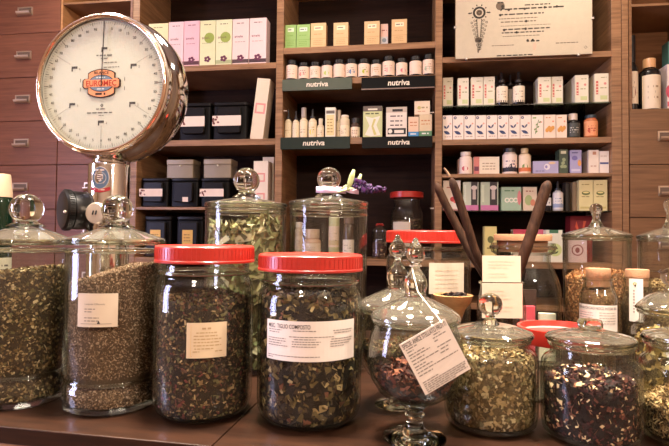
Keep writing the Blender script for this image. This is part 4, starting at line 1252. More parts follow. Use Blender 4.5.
def red_jar(label, xl, xr, yb, Y, lid_px, y_l0, y_l1, y_sh, corner=.03):
    X, Yc, R, rot = jar_at(xl, xr, yb, Y, ym=340)
    t = thing('screw_lid_jar', label, 'jar', (X, Yc, TOP + .0004), rot)
    z = lambda y: zr(y, X, Yc)
    Rl = R * lid_px
    zl0, zl1, zs = z(y_l0), z(y_l1), z(y_sh)
    prof = [(R - corner * .75, 0), (R - corner * .45, .002), (R - corner * .16, corner * .3), (R - corner * .03, corner * .7), (R, corner * 1.1), (R, zs - .022), (R * .985, zs - .010), (R * .95, zs - .002), (R * .905, zs + .003), (R * .9, zs + .006), (R * .925, zs + .010), (R * .925, zs + .013), (R * .9, zs + .016), (R * .9, zl1 - .004)]
    MB().lathe(shell(prof, .0035, .007), GLASS, 64).build('glass_body', t, 40)
    rim_ring(t, R * .922, zs + .0115, .003, 'shoulder_ring')
    red_lid(t, Rl, zl0, zl1)
    return X, Yc, R, rot, t, prof, z

X, Y, R, rot, t, prof, z = red_jar('red-lidded jar of dark cut herb with small square cream label', 152.8, 252.8, 428.2, None, 1.0, 262, 245.5, 279)
J2 = t
h0 = zf(304, X, Y, R)
filling('dried_herb', 'dark reddish-green cut herb in the jar with small square label', (X, Y, TOP), inner(prof, .0035, .007), lambda x, y, h=h0: h + .010 * math.exp(-(x * x + y * y) / .002) + .003 * math.sin(60 * x + 40 * y), .0076, flakes_mat('dark_cut_herb', P_DARK), core((46, 34, 24)), (.3, .85), 2.2)
f = cyl_face(X, Y, rot, R, 186.5, 226.5, 323, 358.5)
mb = MB(); f.rect(mb, 0, 0, f.w, f.h, plain((214, 192, 160), .65), 0, 12)
TAN = plain((176, 146, 108), .7)
f.words(mb, f.w * .38, f.w * .62, f.h * .81, f.h * .05, TAN)
for k, (a0, a1) in enumerate(((.24, .78), (.18, .78), (.18, .88), (.18, .84), (.18, .88), (.2, .7))): f.words(mb, f.w * a0, f.w * a1, f.h * (.7 - .09 * k), f.h * .028, TAN, .96)
f.words(mb, f.w * .16, f.w * .34, f.h * .17, f.h * .028, TAN); f.words(mb, f.w * .7, f.w * .9, f.h * .17, f.h * .028, TAN)
f.rect(mb, f.w * .1, f.h * .04, f.w * .12, f.h * .94, plain((216, 186, 142), .65)); f.rect(mb, f.w * .12, f.h * .05, f.w * .94, f.h * .06, TAN)
mb.build('paper_label', J2)

X, Y, R, rot, t, prof, z = red_jar('red-lidded jar of large leafy herb with a wide white printed label', 257.4, 361.6, 437, None, 1.0, 270, 254, 288)
J3 = t
h0 = zf(306, X, Y, R)
filling('dried_leaf_tea', 'large dark and yellow leaf pieces in the jar with wide white label', (X, Y, TOP), inner(prof, .0035, .007), lambda x, y, h=h0: h + .016 * math.exp(-(x * x + y * y) / .0025) + .004 * math.sin(50 * x + 70 * y), .0125, flakes_mat('large_leaf_tea', P_LEAF), core((36, 26, 18)), (.35, .95), 2.6, tilt=.6)
f = cyl_face(X, Y, rot, R, 267.3, 353.6, 322, 362.5)
mb = MB(); f.rect(mb, 0, 0, f.w, f.h, LABELP, 0, 24)
f.text(mb, 'MISC.  TIGLIO COMPOSTO', f.w * .03, f.h * .81, f.h * .105, INK, .012, fit=f.w * .46, lift=.0005)
for b, spans in ((.75, ((.03, .2), (.32, .55), (.72, .96))), (.69, ((.04, .18), (.73, .95))), (.60, ((.28, .74),)), (.54, ((.03, .25), (.33, .55), (.7, .97))), (.48, ((.03, .25), (.31, .6), (.69, .95))), (.42, ((.03, .2), (.31, .58), (.69, .92))), (.36, ((.03, .27), (.31, .55), (.69, .86))), (.11, ((.03, .6),)), (.06, ((.03, .1),))):
    for a0, a1 in spans: f.words(mb, f.w * a0, f.w * a1, f.h * b, f.h * .022, INKG, .97)
mb.build('paper_label', J3)

# ------------------------------------------------------------------ footed goblet jars with pointed lids
def goblet(label, xc, Yc, foot_r, bowl_r, yy, fin):
    """yy: photo rows of foot edge, stem top, widest, rim, lid shoulder; fin: rows of the finial"""
    X = at(xc, 350, Yc).x
    t = thing('goblet_jar', label, 'jar', (X, Yc, TOP + .0004), -math.atan2(X, Yc))
    z = lambda y: zr(y, X, Yc)
    st, wd, rm = z(yy[1]), z(yy[2]), z(yy[3])
    # foot and stem, solid
    fs_ = min(1, st / .06)
    mb = MB(); mb.lathe([(0, 0), (foot_r, 0), (foot_r, .003 * fs_), (foot_r * .8, .007 * fs_), (foot_r * .4, .013 * fs_), (.012, .022 * fs_), (.0105, st * .55), (.0135, st * .7), (.0105, st * .8), (.016, st - .002), (0, st - .001)], KNOB, 40)
    mb.build('foot', t, 45)
    b = bowl_r; H = rm - st
    prof = [(.012, st), (b * .45, st + H * .04), (b * .75, st + H * .15), (b * .93, st + H * .32), (b, st + H * .52), (b * .985, st + H * .68), (b * .93, st + H * .84), (b * .86, st + H * .95), (b * .85, rm)]
    mb = MB(); mb.lathe([(0, st)] + prof + [(r - .003, zz + .003) for r, zz in prof[::-1]] + [(0, st + .003)], GLASS, 56)
    mb.build('bowl', t, 60)
    rim_ring(t, b * .86, rm + .001, .004)
    kp_ = Yc / F; dy = fin
    LP = [(43.5, 320), (44.2, 316.5), (42, 313), (36, 308.5), (27, 304), (18, 300), (11.5, 297)]
    FP = [(11.2, 296.8), (9.6, 294), (10.6, 290), (11.8, 285), (10.8, 279), (7.6, 273), (4.8, 268.5), (3.6, 265.8), (5, 264.8), (4.6, 263.8), (8.4, 259.5), (9.4, 255), (8.4, 250), (5.6, 245.5), (3.2, 242), (2.6, 239.5), (0, 237.6)]
    sq = bowl_r / .066
    up = [(r * kp_ * fin[1], z(fin[0] + (q - 320) * fin[1])) for r, q in LP]
    t0 = .003
    mb = MB(); mb.lathe([(0, up[-1][1])] + up[::-1] + [(up[0][0] - .004, up[0][1])] + [(max(r - t0, .002), zz - .0015) for r, zz in up[1:-1]] + [(0, up[-1][1] - .004)], LIDGLASS, 48)
    lid = mb.build('lid', t, 50)
    pr = [(r * kp_ * fin[1], z(fin[0] + (q - 320) * fin[1])) for r, q in FP]
    mb = MB(); mb.lathe([(0, pr[0][1])] + pr, KNOB, 28)
    mb.build('finial', lid, 60)
    inn = [(max(r - .0042, .002), zz + .004) for r, zz in prof]
    return X, Yc, t, inn, z
X, Y, t, inn, z = goblet('front footed goblet jar of star anise with hanging tag', 415, .695, .043, .066, (438, 404, 357, 321), (320, 1.0))
G1 = t
filling('star_anise', 'reddish-brown star anise pieces in the front goblet jar', (X, Y, TOP), inn, lambda x, y, h=z(373): h + .006 * math.exp(-(x * x + y * y) / .001) + .004 * math.sin(90 * x + 50 * y), .0145, flakes_mat('star_anise_pieces', P_ANISE), core((30, 15, 12)), (.25, .6), 3.0, tilt=.7, cat='spice')
X, Y, t, inn, z = goblet('second footed goblet jar standing behind the star anise goblet', 397, .832, .036, .0655, (412, 384, 346, 311), (310, .92))
filling('dried_herb', 'dark herb in the goblet jar behind the star anise', (X, Y, TOP), inn, lambda x, y, h=z(345): h + .004 * math.sin(70 * x), .008, flakes_mat('dark_cut_herb', P_DARK), core((46, 34, 24)), (.3, .8), 2.2)

# paper tag on a string
Yt = .612
pc = at((398 + 444 + 473.5 + 425.5) / 4, (343.5 + 319 + 370 + 394.6) / 4, Yt)
tw, th = 53 * Yt / F, 57 * Yt / F
ang = math.radians(28.5)
tg = thing('hanging_tag', 'tilted white printed tag hanging on a string from the front goblet jar', 'tag', pc, .12)
Rm = Matrix.Rotation(-ang, 4, 'Y')
MB().box((-tw / 2, 0, -th / 2), (tw / 2, .0005, th / 2), LABELP, Rm).build('card', tg)
mb = MB(); o3 = Rm @ Vector((-tw / 2, 0, -th / 2))
f = Face(flat(o3, Rm.to_3x3() @ Vector((1, 0, 0)), Rm.to_3x3() @ Vector((0, 0, 1))), tw, th)
f.text(mb, 'SPECIE: ANICE STELLATO FRUTTI', f.w * .03, f.h * .885, f.h * .085, INK, .012, fit=f.w * .94, lift=.0004)
for b, spans in ((.84, ((.06, .3), (.66, .8))), (.79, ((.06, .2), (.62, .9))), (.73, ((.06, .4), (.62, .7))), (.68, ((.06, .5),)), (.62, ((.06, .34), (.62, .92))), (.56, ((.06, .62), (.66, .84))), (.5, ((.06, .3), (.62, .8))), (.45, ((.06, .42),)), (.39, ((.06, .96),)), (.33, ((.06, .36),)), (.2, ((.06, .4),)), (.16, ((.06, .98),)), (.125, ((.06, .98),)), (.09, ((.06, .95),)), (.055, ((.06, .98),)), (.02, ((.06, .7),))):
    for a0, a1 in spans: f.words(mb, f.w * a0, f.w * a1, f.h * b, f.h * .02, INKG, .98)
mb.build('print', tg)
ps = [at(412, 268, .688), at(414, 276, .672), at(418, 292, .66), at(428, 305, .64), at(437, 316, .625), at(442, 323, Yt - .002)]
ri = Matrix.Rotation(-.12, 3, 'Z')
mb = MB(); mb.tube([ri @ (p - pc) for p in ps], .0009, STRING, 6)
gx = X
G1x, G1y = at(415, 350, .695).x, .695
zz = at(415, 265.8, .695).z
ringp = [Vector((G1x + .0078 * math.cos(a), G1y + .0078 * math.sin(a), zz + .0005 * math.sin(3 * a))) for a in [2 * PI * k / 20 for k in range(21)]]
mb.tube([ri @ (p - pc) for p in ringp], .0009, STRING, 6)
mb.build('string', tg, 60)

# ------------------------------------------------------------------ squat jars with round glass lids
def squat_jar(label, xl, xr, yb, Y, y_fl0, y_fl1, y_dome, y_neck, y_shoulder, fl, knob, corner=.022):
    X, Yc, R, rot = jar_at(xl, xr, yb, Y, ym=390)
    t = thing('lidded_jar', label, 'jar', (X, Yc, TOP + .0004), rot)
    z = lambda y: zr(y, X, Yc)
    zn, zs = z(y_neck), z(y_shoulder)
    Rf = R * fl
    prof = [(R - corner * .7, 0), (R - corner * .4, .002), (R - corner * .12, corner * .35), (R, corner), (R, zs - .016), (R * .985, zs - .006), (R * .93, zs), (Rf * .95, zs + .005), (Rf * .93, zs + .009), (Rf * .93, zn)]
    MB().lathe(shell(prof, .004, .008), GLASS, 64).build('glass_body', t, 40)
    rim_ring(t, Rf * .94, zn + .0005, .0035)
    z0 = z(y_fl1)
    dome_lid(t, Rf, z0, z(y_dome), knob(z), flange=.008, power=1.9, r0=.012, over=.001)
    return X, Yc, R, rot, t, prof, z
def kn_ball(ytop, r):
    return lambda z: (z(ytop), r, .007)
def kn_disc(y0, y1, r):
    def f(z):
        a, b = z(y0) , z(y1)
        return [(0, a + .0003), (.011, a + .0003), (.008, a + (b - a) * .3), (.0075, a + (b - a) * .4), (r, a + (b - a) * .55), (r * 1.02, a + (b - a) * .75), (r * .9, b), (0, b)]
    return f
X, Y, R, rot, t, prof, z = squat_jar('squat glass jar of pale green-cream flakes beside the star anise goblet', 444, 539, 441, None, 326, 336.5, 324, 338, 349, .87, kn_ball(293, .0175))
h0 = zf(366, X, Y, R)
filling('dried_flakes', 'pale green and cream flakes in the squat jar beside the goblet', (X, Y, TOP), inner(prof, .004, .008), lambda x, y, h=h0: h + .012 * math.exp(-(x * x + y * y) / .0015) + .004 * math.sin(80 * x - 30 * y), .0078, flakes_mat('pale_flakes', P_CREAM), core((104, 84, 54)), (.5, 1.0), 3.8, tilt=.55)

X, Y, R, rot, t, prof, z = squat_jar('squat glass jar of purple-brown husks with cream bits, flat disc knob', 540.2, 644.5, 454, None, 335, 342, 330, 345, 359, .86, kn_disc(336, 320, .0165))
h0 = zf(394, X, Y, R)
filling('dried_husks', 'purple-brown husks with cream bits in the squat jar with disc knob', (X, Y, TOP), inner(prof, .004, .008), lambda x, y, h=h0: h + .014 * math.exp(-(x * x + y * y) / .0018) + .004 * math.sin(70 * x + 30 * y), .0086, flakes_mat('purple_husks', P_CACAO), core((24, 11, 12)), (.45, 1.0), 2.6, tilt=.6)

X, Y, R, rot, t, prof, z = squat_jar('squat glass jar of straw-coloured stalks cut by the right photo edge', 637, 742, 455, None, 336, 342, 330, 345, 360, .88, kn_disc(336, 319, .0165))
h0 = zf(410, X, Y, R)
filling('dried_stalks', 'straw-coloured stalks in the jar at the right photo edge', (X, Y, TOP), inner(prof, .004, .008), lambda x, y, h=h0: h + .008 * math.sin(40 * x), .012, flakes_mat('straw_stalks', P_STRAW), core((54, 40, 26)), (.08, .2), 3.0, tilt=.7)

X, Y, R, rot, t, prof, z = squat_jar('glass-lidded jar of curled yellow-brown leaves behind the straw jar', 630.5, 716, None, .90, 300, 311, 292, 313, 326, .84, kn_ball(268, .016))
h0 = zf(344, X, Y, R)
filling('dried_leaves', 'curled yellow-brown leaves in the jar behind the straw jar', (X, Y, TOP), inner(prof, .004, .008), lambda x, y, h=h0: h + .008 * math.sin(60 * x + 50 * y), .02, flakes_mat('bay_leaves', P_BAY), core((96, 78, 44)), (.35, .7), 2.6, tilt=.7, toprough=.3)

# ------------------------------------------------------------------ back row: tall straight jars with domed lids
def tall_jar(label, xl, xr, Yc, y_rim, y_dome, knob, lid_over=.001, ring=None):
    X, Yc, R, rot = jar_at(xl, xr, None, Yc, ym=250)
    t = thing('apothecary_jar', label, 'jar', (X, Yc, TOP + .0004), rot)
    z = lambda y: zr(y, X, Yc)
    zt = z(y_rim) - .001
    prof = [(R * .93, 0), (R * .99, .004), (R, .012), (R, zt - .008), (R * .985, zt - .004), (R * .985, zt)]
    MB().lathe(shell(prof, .004, .010), GLASS, 64).build('glass_body', t, 40)
    rim_ring(t, R * .985, zt - .001, .003)
    if ring: rim_ring(t, R * .99, z(ring), .0022, 'neck_ring')
    lid = dome_lid(t, R, z(y_rim) + .001, z(y_dome), knob(z), flange=.009, power=1.12, r0=.016, over=lid_over)
    return X, Yc, R, rot, t, prof, z
X, Y, R, rot, t, prof, z = tall_jar('tall glass-lidded jar of pale green leaves behind the red lids', 204.5, 285.5, 1.06, 208.5, 198, lambda z: (z(168), .0275, .016), ring=213.5)
zl0 = z(226); fl = flakes_mat('pale_green_leaves', P_PALE, .6)
filling('dried_leaves', 'long pale green leaves in the tall jar behind the red lids', (X, Y, TOP), inner(prof, .004, .010), lambda x, y, h=zl0: h + .012 * math.sin(45 * x + 20 * y), .042, fl, core((112, 100, 64)), (.12, .36), 3.2, tilt=.75, toprough=.3)

X, Y, R, rot, t, prof, z = tall_jar('tall empty glass jar with ball knob, ribbon and lavender, behind the wide label', 289.5, 367, 1.06, 207, 197, lambda z: (z(167.5), .0255, .0155), ring=215)
JBx, JBy, JBR = X, Y, R
# ribbon round the knob and the sprig of lavender tucked in it
RIB = plain((226, 188, 206), .5, spec=.3)
zk = TOP + z(190)
rb = thing('ribbon', 'pale pink ribbon tied round the knob of the empty jar', 'ribbon', (X, Y, zk), 0)
mb = MB(); vs = []; fs = []
for kx in range(33):
    a = 2 * PI * kx / 32; r_ = .0275 + .002 * math.sin(3 * a)
    vs += [(r_ * math.cos(a), r_ * math.sin(a), -.006 + .003 * math.sin(a)), (r_ * .97 * math.cos(a), r_ * .97 * math.sin(a), .007 + .003 * math.sin(a))]
    if kx: fs.append((2 * kx - 2, 2 * kx, 2 * kx + 1, 2 * kx - 1))
mb.add(vs, fs, RIB)
o = mb.build('band', rb, 60); sm = o.modifiers.new('cloth', 'SOLIDIFY'); sm.thickness = .0008
mb = MB()
for pts, w_ in (([(-.012, -.029, .001), (.006, -.031, -.003), (.022, -.028, -.003), (.036, -.024, -.004)], .0055), ([(.03, -.024, .002), (.045, -.028, -.004), (.062, -.03, -.006)], .005)):
    vs = []; fs = []
    for q, p in enumerate(pts):
        vs += [(p[0], p[1], p[2] - w_), (p[0], p[1] + .002, p[2] + w_)]
        if q: fs.append((2 * q - 2, 2 * q, 2 * q + 1, 2 * q - 1))
    mb.add(vs, fs, RIB)
o = mb.build('tail', rb, 60); sm = o.modifiers.new('cloth', 'SOLIDIFY'); sm.thickness = .0008

lp = at(352, 190, Y - .03)
lv = thing('lavender_sprig', 'purple lavender sprig with green leaves tucked in the pink ribbon', 'flower', lp, 0)
s = (Y - .03) / F
def lw(x, y, dy=0.0): 
    p = at(x, y, Y - .03 + dy) - lp
    return p
VIO = [plain((54, 22, 72), .7), plain((78, 36, 96), .7), plain((36, 16, 50), .7), plain((136, 84, 130), .7)]
GRN = plain((176, 186, 130), .6); 
mb = MB(); mb.tube([lw(338, 192), lw(348, 189.5), lw(358, 187), lw(368, 188), lw(380, 190)], [.0016, .0015, .0014, .0012, .001], GRN, 8); mb.build('stem', lv, 60)
heads = [((354, 184), (372, 190), 90, 8.0), ((364, 189), (386, 190), 50, 4.2)]
for (a, b, nb, wd) in heads:
    mb = MB()
    for k in range(nb):
        q = random.random() ** .8
        wq = wd * (1 - .55 * q)
        c = lw(a[0] + (b[0] - a[0]) * q + random.uniform(-1, 1), a[1] + (b[1] - a[1]) * q + random.uniform(-wq, wq) * .75, random.uniform(-wq, wq) * s)
        r_ = random.uniform(.0022, .0042)
        M = Matrix.Translation(c) @ Matrix.Rotation(random.uniform(0, 6), 4, 'Z') @ Matrix.Rotation(random.uniform(-1, 1), 4, 'X')
        mb.lathe([(0, -r_ * 1.3), (r_ * .7, -r_ * .6), (r_, .2 * r_), (r_ * 1.1, r_), (r_ * .5, r_ * 1.2), (0, r_ * .8)], VIO[random.choice((0, 0, 1, 2, 3) if q > .6 else (0, 0, 1, 2))], 6, M)
    mb.build('flower_head', lv, 50)
for pts, w_ in (([(348, 191), (350, 183), (352, 176), (354, 169.5)], 3.0), ([(357, 186), (359, 180), (361, 174)], 2.2), ([(352, 189), (346, 186), (341, 189)], 1.6)):
    mb = MB(); vs = []; fs = []
    P = [lw(*p) for p in pts]; n_ = len(P)
    for q, p in enumerate(P):
        w2 = w_ * s * (math.sin(PI * (q + .6) / (n_ + .1)) + .05)
        dr = (P[min(q + 1, n_ - 1)] - P[max(q - 1, 0)]).normalized(); sd = Vector((dr.z, .35, -dr.x)).normalized()
        vs += [p - sd * w2, p + Vector((0, .002, 0)), p + sd * w2]
        if q:
            for e in (0, 1): fs.append((3 * q - 3 + e, 3 * q + e, 3 * q + 1 + e, 3 * q - 2 + e))
    mb.add(vs, fs, GRN)
    o = mb.build('leaf', lv, 80); sm = o.modifiers.new('thick', 'SOLIDIFY'); sm.thickness = .0008

def kn_fin(y0, y1, s):
    def f(z):
        a, b = z(y0) + .0003, z(y1); h = b - a
        return [(0, a), (.017 * s, a), (.013 * s, a + h * .12), (.0085 * s, a + h * .28), (.0075 * s, a + h * .42), (.0095 * s, a + h * .48), (.0085 * s, a + h * .54), (.0125 * s, a + h * .66), (.0145 * s, a + h * .78), (.012 * s, a + h * .9), (.006 * s, a + h * .97), (0, b)]
    return f
X, Y, R, rot, t, prof, z = tall_jar('tall glass jar of orange-brown bark chips with pointed lid, right of the red tub', 562.5, 632, 1.17, 238.5, 227, kn_fin(227, 203.5, 1.0))
h0 = zf(277, X, Y, R)
filling('dried_bark', 'orange-brown bark chips in the tall jar right of the red tub', (X, Y, TOP), inner(prof, .004, .010), lambda x, y, h=h0: h + .010 * math.sin(30 * x + 1), .009, flakes_mat('bark_chips', P_BARK), core((110, 74, 46)), (.15, .45), 2.6, tilt=.6)
X, Y, R, rot, t, prof, z = tall_jar('tall glass jar with pointed lid at the right photo edge, half filled', 637, 708, 1.17, 240, 228, kn_fin(228, 198, 1.1))
h0 = zf(286, X, Y, R)
filling('dried_bark', 'straw-brown cut herb in the tall jar at the right photo edge', (X, Y, TOP), inner(prof, .004, .010), lambda x, y, h=h0: h + .006 * math.sin(30 * x + 1), .007, flakes_mat('straw_stalks', P_STRAW), core((104, 80, 58)), (.2, .6), 2.4)

# ------------------------------------------------------------------ corked bottles
def cork_bottle(label, xl, xr, Yc, y_cork0, y_cork1, y_neck, y_sh, neck, corkr, fill_y, pal, pname, flabel, label_fn=None):
    X, Yc, R, rot = jar_at(xl, xr, None, Yc, ym=320)
    t = thing('corked_bottle', label, 'bottle', (X, Yc, TOP + .0004), rot)
    z = lambda y: zr(y, X, Yc)
    zn, zs, zc0, zc1 = z(y_neck), z(y_sh), z(y_cork1), z(y_cork0)
    rn = R * neck
    prof = [(R * .85, 0), (R * .97, .003), (R, .01), (R, zs - .012), (R * .96, zs - .004), (R * .86, zs + .003), (rn * 1.05, zs + (zn - zs) * .7), (rn, zn), (rn, zc0 - .006), (rn * 1.12, zc0 - .004), (rn * 1.12, zc0)]
    MB().lathe(shell(prof, .003, .006), GLASS, 48).build('glass_body', t, 40)
    rc = R * corkr
    MB().lathe([(0, zc0 - .018), (rn - .0045, zc0 - .018), (rn - .0036, zc0 + .0004), (rc, zc0 + .0005), (rc * 1.01, zc1 - .0012), (rc * .98, zc1), (0, zc1)], CORK, 40).build('cork', t, 40)
    h0 = zf(fill_y, X, Yc, R)
    filling('dried_herb', flabel, (X, Yc, TOP), inner(prof, .003, .006, .0016), lambda x, y, h=h0: h + .003 * math.sin(80 * x), .004, flakes_mat(pname, pal), core(pal[1][0]), (.3, .8), 2.0)
    if label_fn: label_fn(X, Yc, rot, R, t)
    return X, Yc, R, rot, t
def lab1(X, Y, rot, R, t):
    f = cyl_face(X, Y, rot, R, 579.5, 617.2, 305.5, 332)
    mb = MB(); f.rect(mb, 0, 0, f.w, f.h, LABELP, 0, 16)
    f.text(mb, 'TISANA CACAO NOCE INTERE BIO', f.w * .03, f.h * .83, f.h * .1, INK, .01, fit=f.w * .92, lift=.0005)
    f.rect(mb, f.w * .05, f.h * .3, f.w * .48, f.h * .76, plain((240, 206, 200), .6), .0003, 4)
    for k in range(5): f.words(mb, f.w * .07, f.w * .46, f.h * (.68 - .09 * k), f.h * .025, INKG); f.words(mb, f.w * .54, f.w * .95, f.h * (.7 - .1 * k), f.h * .025, INKG)
    mb.build('paper_label', t)
cork_bottle('corked bottle of fine brown herb with wraparound white label', 579, 618.5, 1.02, 268.5, 277.5, 281, 292, .74, .64, 291, [((134, 100, 66), 2), ((106, 78, 50), 2), ((160, 124, 86), 1)], 'brown_fine_herb', 'fine brown herb in the corked bottle with wraparound label', lab1)
def lab2(X, Y, rot, R, t):
    f = cyl_face(X, Y, rot, R, 629.5, 643, 279, 322)
    mb = MB(); f.rect(mb, 0, 0, f.w, f.h, LABELP, 0.0012, 5)
    f.ring(mb, f.w * .42, f.h * .88, f.w * .07, f.w * .13, plain((190, 160, 60), .5), .0018); f.blob(mb, f.w * .45, f.h * .84, f.w * .06, f.w * .1, INK, .0019)
    for k in range(8): f.words(mb, f.w * .3, f.w * .42, f.h * (.7 - .07 * k), f.h * .035, INKG, lift=.0018)
    mb.build('paper_label', t)
cork_bottle('wider corked bottle with a narrow upright strip label', 618.5, 657, 1.03, 269.5, 277.5, 281, 298, .72, .64, 296, [((112, 84, 54), 2), ((84, 62, 40), 2), ((140, 110, 76), 1)], 'brown_coarse_herb', 'coarse brown herb in the corked bottle with strip label', lab2)

# wide cork-lidded jar holding packets
X, Y, R, rot = jar_at(485, 562, None, 1.13, ym=290)
t = thing('corked_jar', 'wide round-shouldered jar with a flat cork lid, behind the red tub', 'jar', (X, Y, TOP + .0004), rot)
z = lambda y: zr(y, X, Y)
rn = R * .72
prof = [(R * .85, 0), (R * .97, .004), (R, .014), (R, z(292)), (R * .97, z(284)), (R * .9, z(276)), (R * .8, z(268)), (rn, z(261)), (rn, z(255)), (R * .84, z(252)), (R * .86, z(247)), (R * .84, z(243))]
MB().lathe(shell(prof, .004, .008), GLASS, 56).build('glass_body', t, 40)
rim_ring(t, R * .84, z(247.5), .004)
MB().lathe([(0, z(252)), (rn - .006, z(252)), (rn - .0055, z(243) + .0046), (R * .76, z(243) + .0048), (R * .77, z(236)), (R * .75, z(234.5)), (0, z(234.5))], CORK, 40).build('cork_lid', t, 40)
def packet(label, dx, dy, w, d, h, col, rz, art=None, z0=.0095):
    mb = MB(); mb.rbox((-w / 2, -d / 2, 0), (w / 2, d / 2, h), min(d, w) * .25, plain(col, .4))
    if art:
        f = Face(flat((-w / 2, -d / 2, 0), (1, 0, 0), (0, 0, 1)), w, h); art(mb, f)
    o = mb.build('herb_packet', None, 40, loc=(X + dx, Y + dy, TOP + z0), rotz=rz)
    return tag(o, label, 'packet')
packet('pink sachet inside the wide cork-lidded jar', -.002, -.034, .032, .012, .12, (222, 84, 100), .15, lambda mb, f: (f.rect(mb, f.w * .1, f.h * .55, f.w * .9, f.h * .75, plain((236, 200, 190), .5)), f.words(mb, f.w * .2, f.w * .8, f.h * .3, f.h * .03, INK)))
packet('dark packet inside the wide cork-lidded jar', .006, .004, .05, .014, .152, (84, 60, 56), -.1, lambda mb, f: f.rect(mb, f.w * .2, f.h * .3, f.w * .8, f.h * .5, plain((190, 150, 140), .5)))
def gpack(mb, f):
    for k in range(7): f.blob(mb, f.w * random.uniform(.2, .8), f.h * random.uniform(.1, .6), f.w * .12, f.w * .05, plain((150, 180, 120), .5), .0004, 8, k)
packet('white packet with green leaf print inside the wide cork-lidded jar', .042, -.03, .036, .012, .104, (226, 216, 196), -.25, gpack)

# ------------------------------------------------------------------ small open jar holding the card and the pods
X, Y, R, rot = jar_at(479, 524, None, 1.0, ym=290)
PJ = (X, Y, R)
t = thing('open_jar', 'small open glass jar holding long dark pods and a paper card', 'jar', (X, Y, TOP + .0004), rot)
z = lambda y: zr(y, X, Y)
zt = z(283)
prof = [(R * .95, 0), (R * 1.04, .006), (R * 1.1, .03), (R * 1.1, zt - .05), (R * 1.05, zt - .03), (R * .97, zt - .016), (R * .95, zt - .004), (R * .98, zt)]
MB().lathe(shell(prof, .0035, .007), GLASS, 48).build('glass_body', t, 40)
rim_ring(t, R * .97, zt, .003)
# folded card standing up in front inside the jar
cw = 40 * .94 / F
def card(label, pts, Yd, art, thick=.0006, name='paper_card', lean=0.0):
    (x0, y0, x1, y1) = pts
    a = at(x0, y1, Yd); b = at(x1, y1, Yd); c = at(x0, y0, Yd)
    w, h = b.x - a.x, c.z - a.z
    mb = MB(); mb.box((-w / 2, 0, 0), (w / 2, thick, h), LABELB)
    f = Face(flat((-w / 2, 0, 0), (1, 0, 0), (0, 0, 1)), w, h); art(mb, f)
    o = mb.build(name, None, None, loc=((a.x + b.x) / 2, Yd, a.z)); o.rotation_euler = (lean, 0, 0)
    return tag(o, label, 'card'), w, h
PENCIL = plain((210, 188, 160), .7)
def cardart(mb, f):
    for b in (.78, .66, .32, .2, .55):
        f.words(mb, f.w * .15, f.w * random.uniform(.6, .92), f.h * b, f.h * .03, PENCIL)
o, _, _ = card('cream handwritten card standing up in the small open jar', (482.5, 255.5, 521, 282), Y - R - .0015, cardart, lean=-.03)
o2, _, _ = card('cream card below the upright one, against the wall of the open jar', (482, 283, 522.5, 318), Y - R * 1.1 - .003, cardart)
POD = wood('pod_bark', (32, 19, 13), (72, 48, 34), (60, 60, 14), .62)
def pod(label, pts, wid, depths, tip):
    Ps = []; n = 40
    q3 = [at(x, y, d + .02) for (x, y), d in zip(pts, depths)]
    rad = []
    for i in range(n + 1):
        u = i / n * (len(q3) - 1); k = min(int(u), len(q3) - 2); v = u - k
        p0, p1, p2, p3 = q3[max(k - 1, 0)], q3[k], q3[k + 1], q3[min(k + 2, len(q3) - 1)]
        p = 0.5 * ((2 * p1) + (p2 - p0) * v + (2 * p0 - 5 * p1 + 4 * p2 - p3) * v * v + (3 * p1 - p0 - 3 * p2 + p3) * v ** 3)
        s_ = i / n
        r = wid * (min(1, .35 + s_ * 9) if s_ < .08 else 1.0) * (1 + .022 * math.sin(i * 1.1) + .015 * math.sin(i * 3.7)) * (1 - .25 * max(0, s_ - .7) / .3)
        Ps.append(p); rad.append(r)
    o0 = Ps[-1].copy()
    t = thing('seed_pod', label, 'pod', o0, 0)
    mb = MB(); mb.tube([p - o0 for p in Ps], rad, POD, 14); mb.build('pod_body', t, 50)
    if tip:
        a, b = at(*tip[0], depths[0] + .02), at(*tip[1], depths[0] + .02)
        mb = MB(); mb.tube([a - o0, (a + b) / 2 - o0 + Vector((.001, 0, 0)), b - o0], [.004, .0025, .0018], plain((120, 92, 66), .7), 8); mb.build('stalk', t, 50)
    return t
pod('lighter dark-brown pod leaning furthest left out of the open jar', [(436, 183), (445, 203), (457, 226), (470, 252), (488, 283), (492, 318)], .0086, (1.02, 1.02, 1.015, 1.005, .992, 1.0), None)
pod('long straight dark pod with a thin stalk tip, leaning left', [(451, 178), (459, 200), (468, 228), (476.5, 254), (491, 284), (501, 328)], .0084, (.97, .97, .97, .972, .973, .968), ((449, 176), (444, 168)))
pod('thick dark pod leaning right out of the open jar', [(548.5, 181), (542, 200), (535, 222), (527, 246), (517, 276), (505, 312)], .0108, (.97, .97, .97, .97, .975, .98), None)

# ------------------------------------------------------------------ big red-lidded jar, wooden bowl, red tub
X, Y, R, rot, t, prof, z = red_jar('big red-lidded jar with a cream handwritten card, behind the pointed goblet lids', 385.5, 471, None, 1.18, 1.0, 243, 231, 254)
f = cyl_face(X, Y, rot, R, 429, 463.5, 263, 294)
mb = MB(); f.rect(mb, 0, 0, f.w, f.h, LABELB, .0006, 12)
for k in range(5): f.words(mb, f.w * .15, f.w * .85, f.h * (.75 - .14 * k), f.h * .03, PENCIL, lift=.0011)
mb.build('paper_label', t)

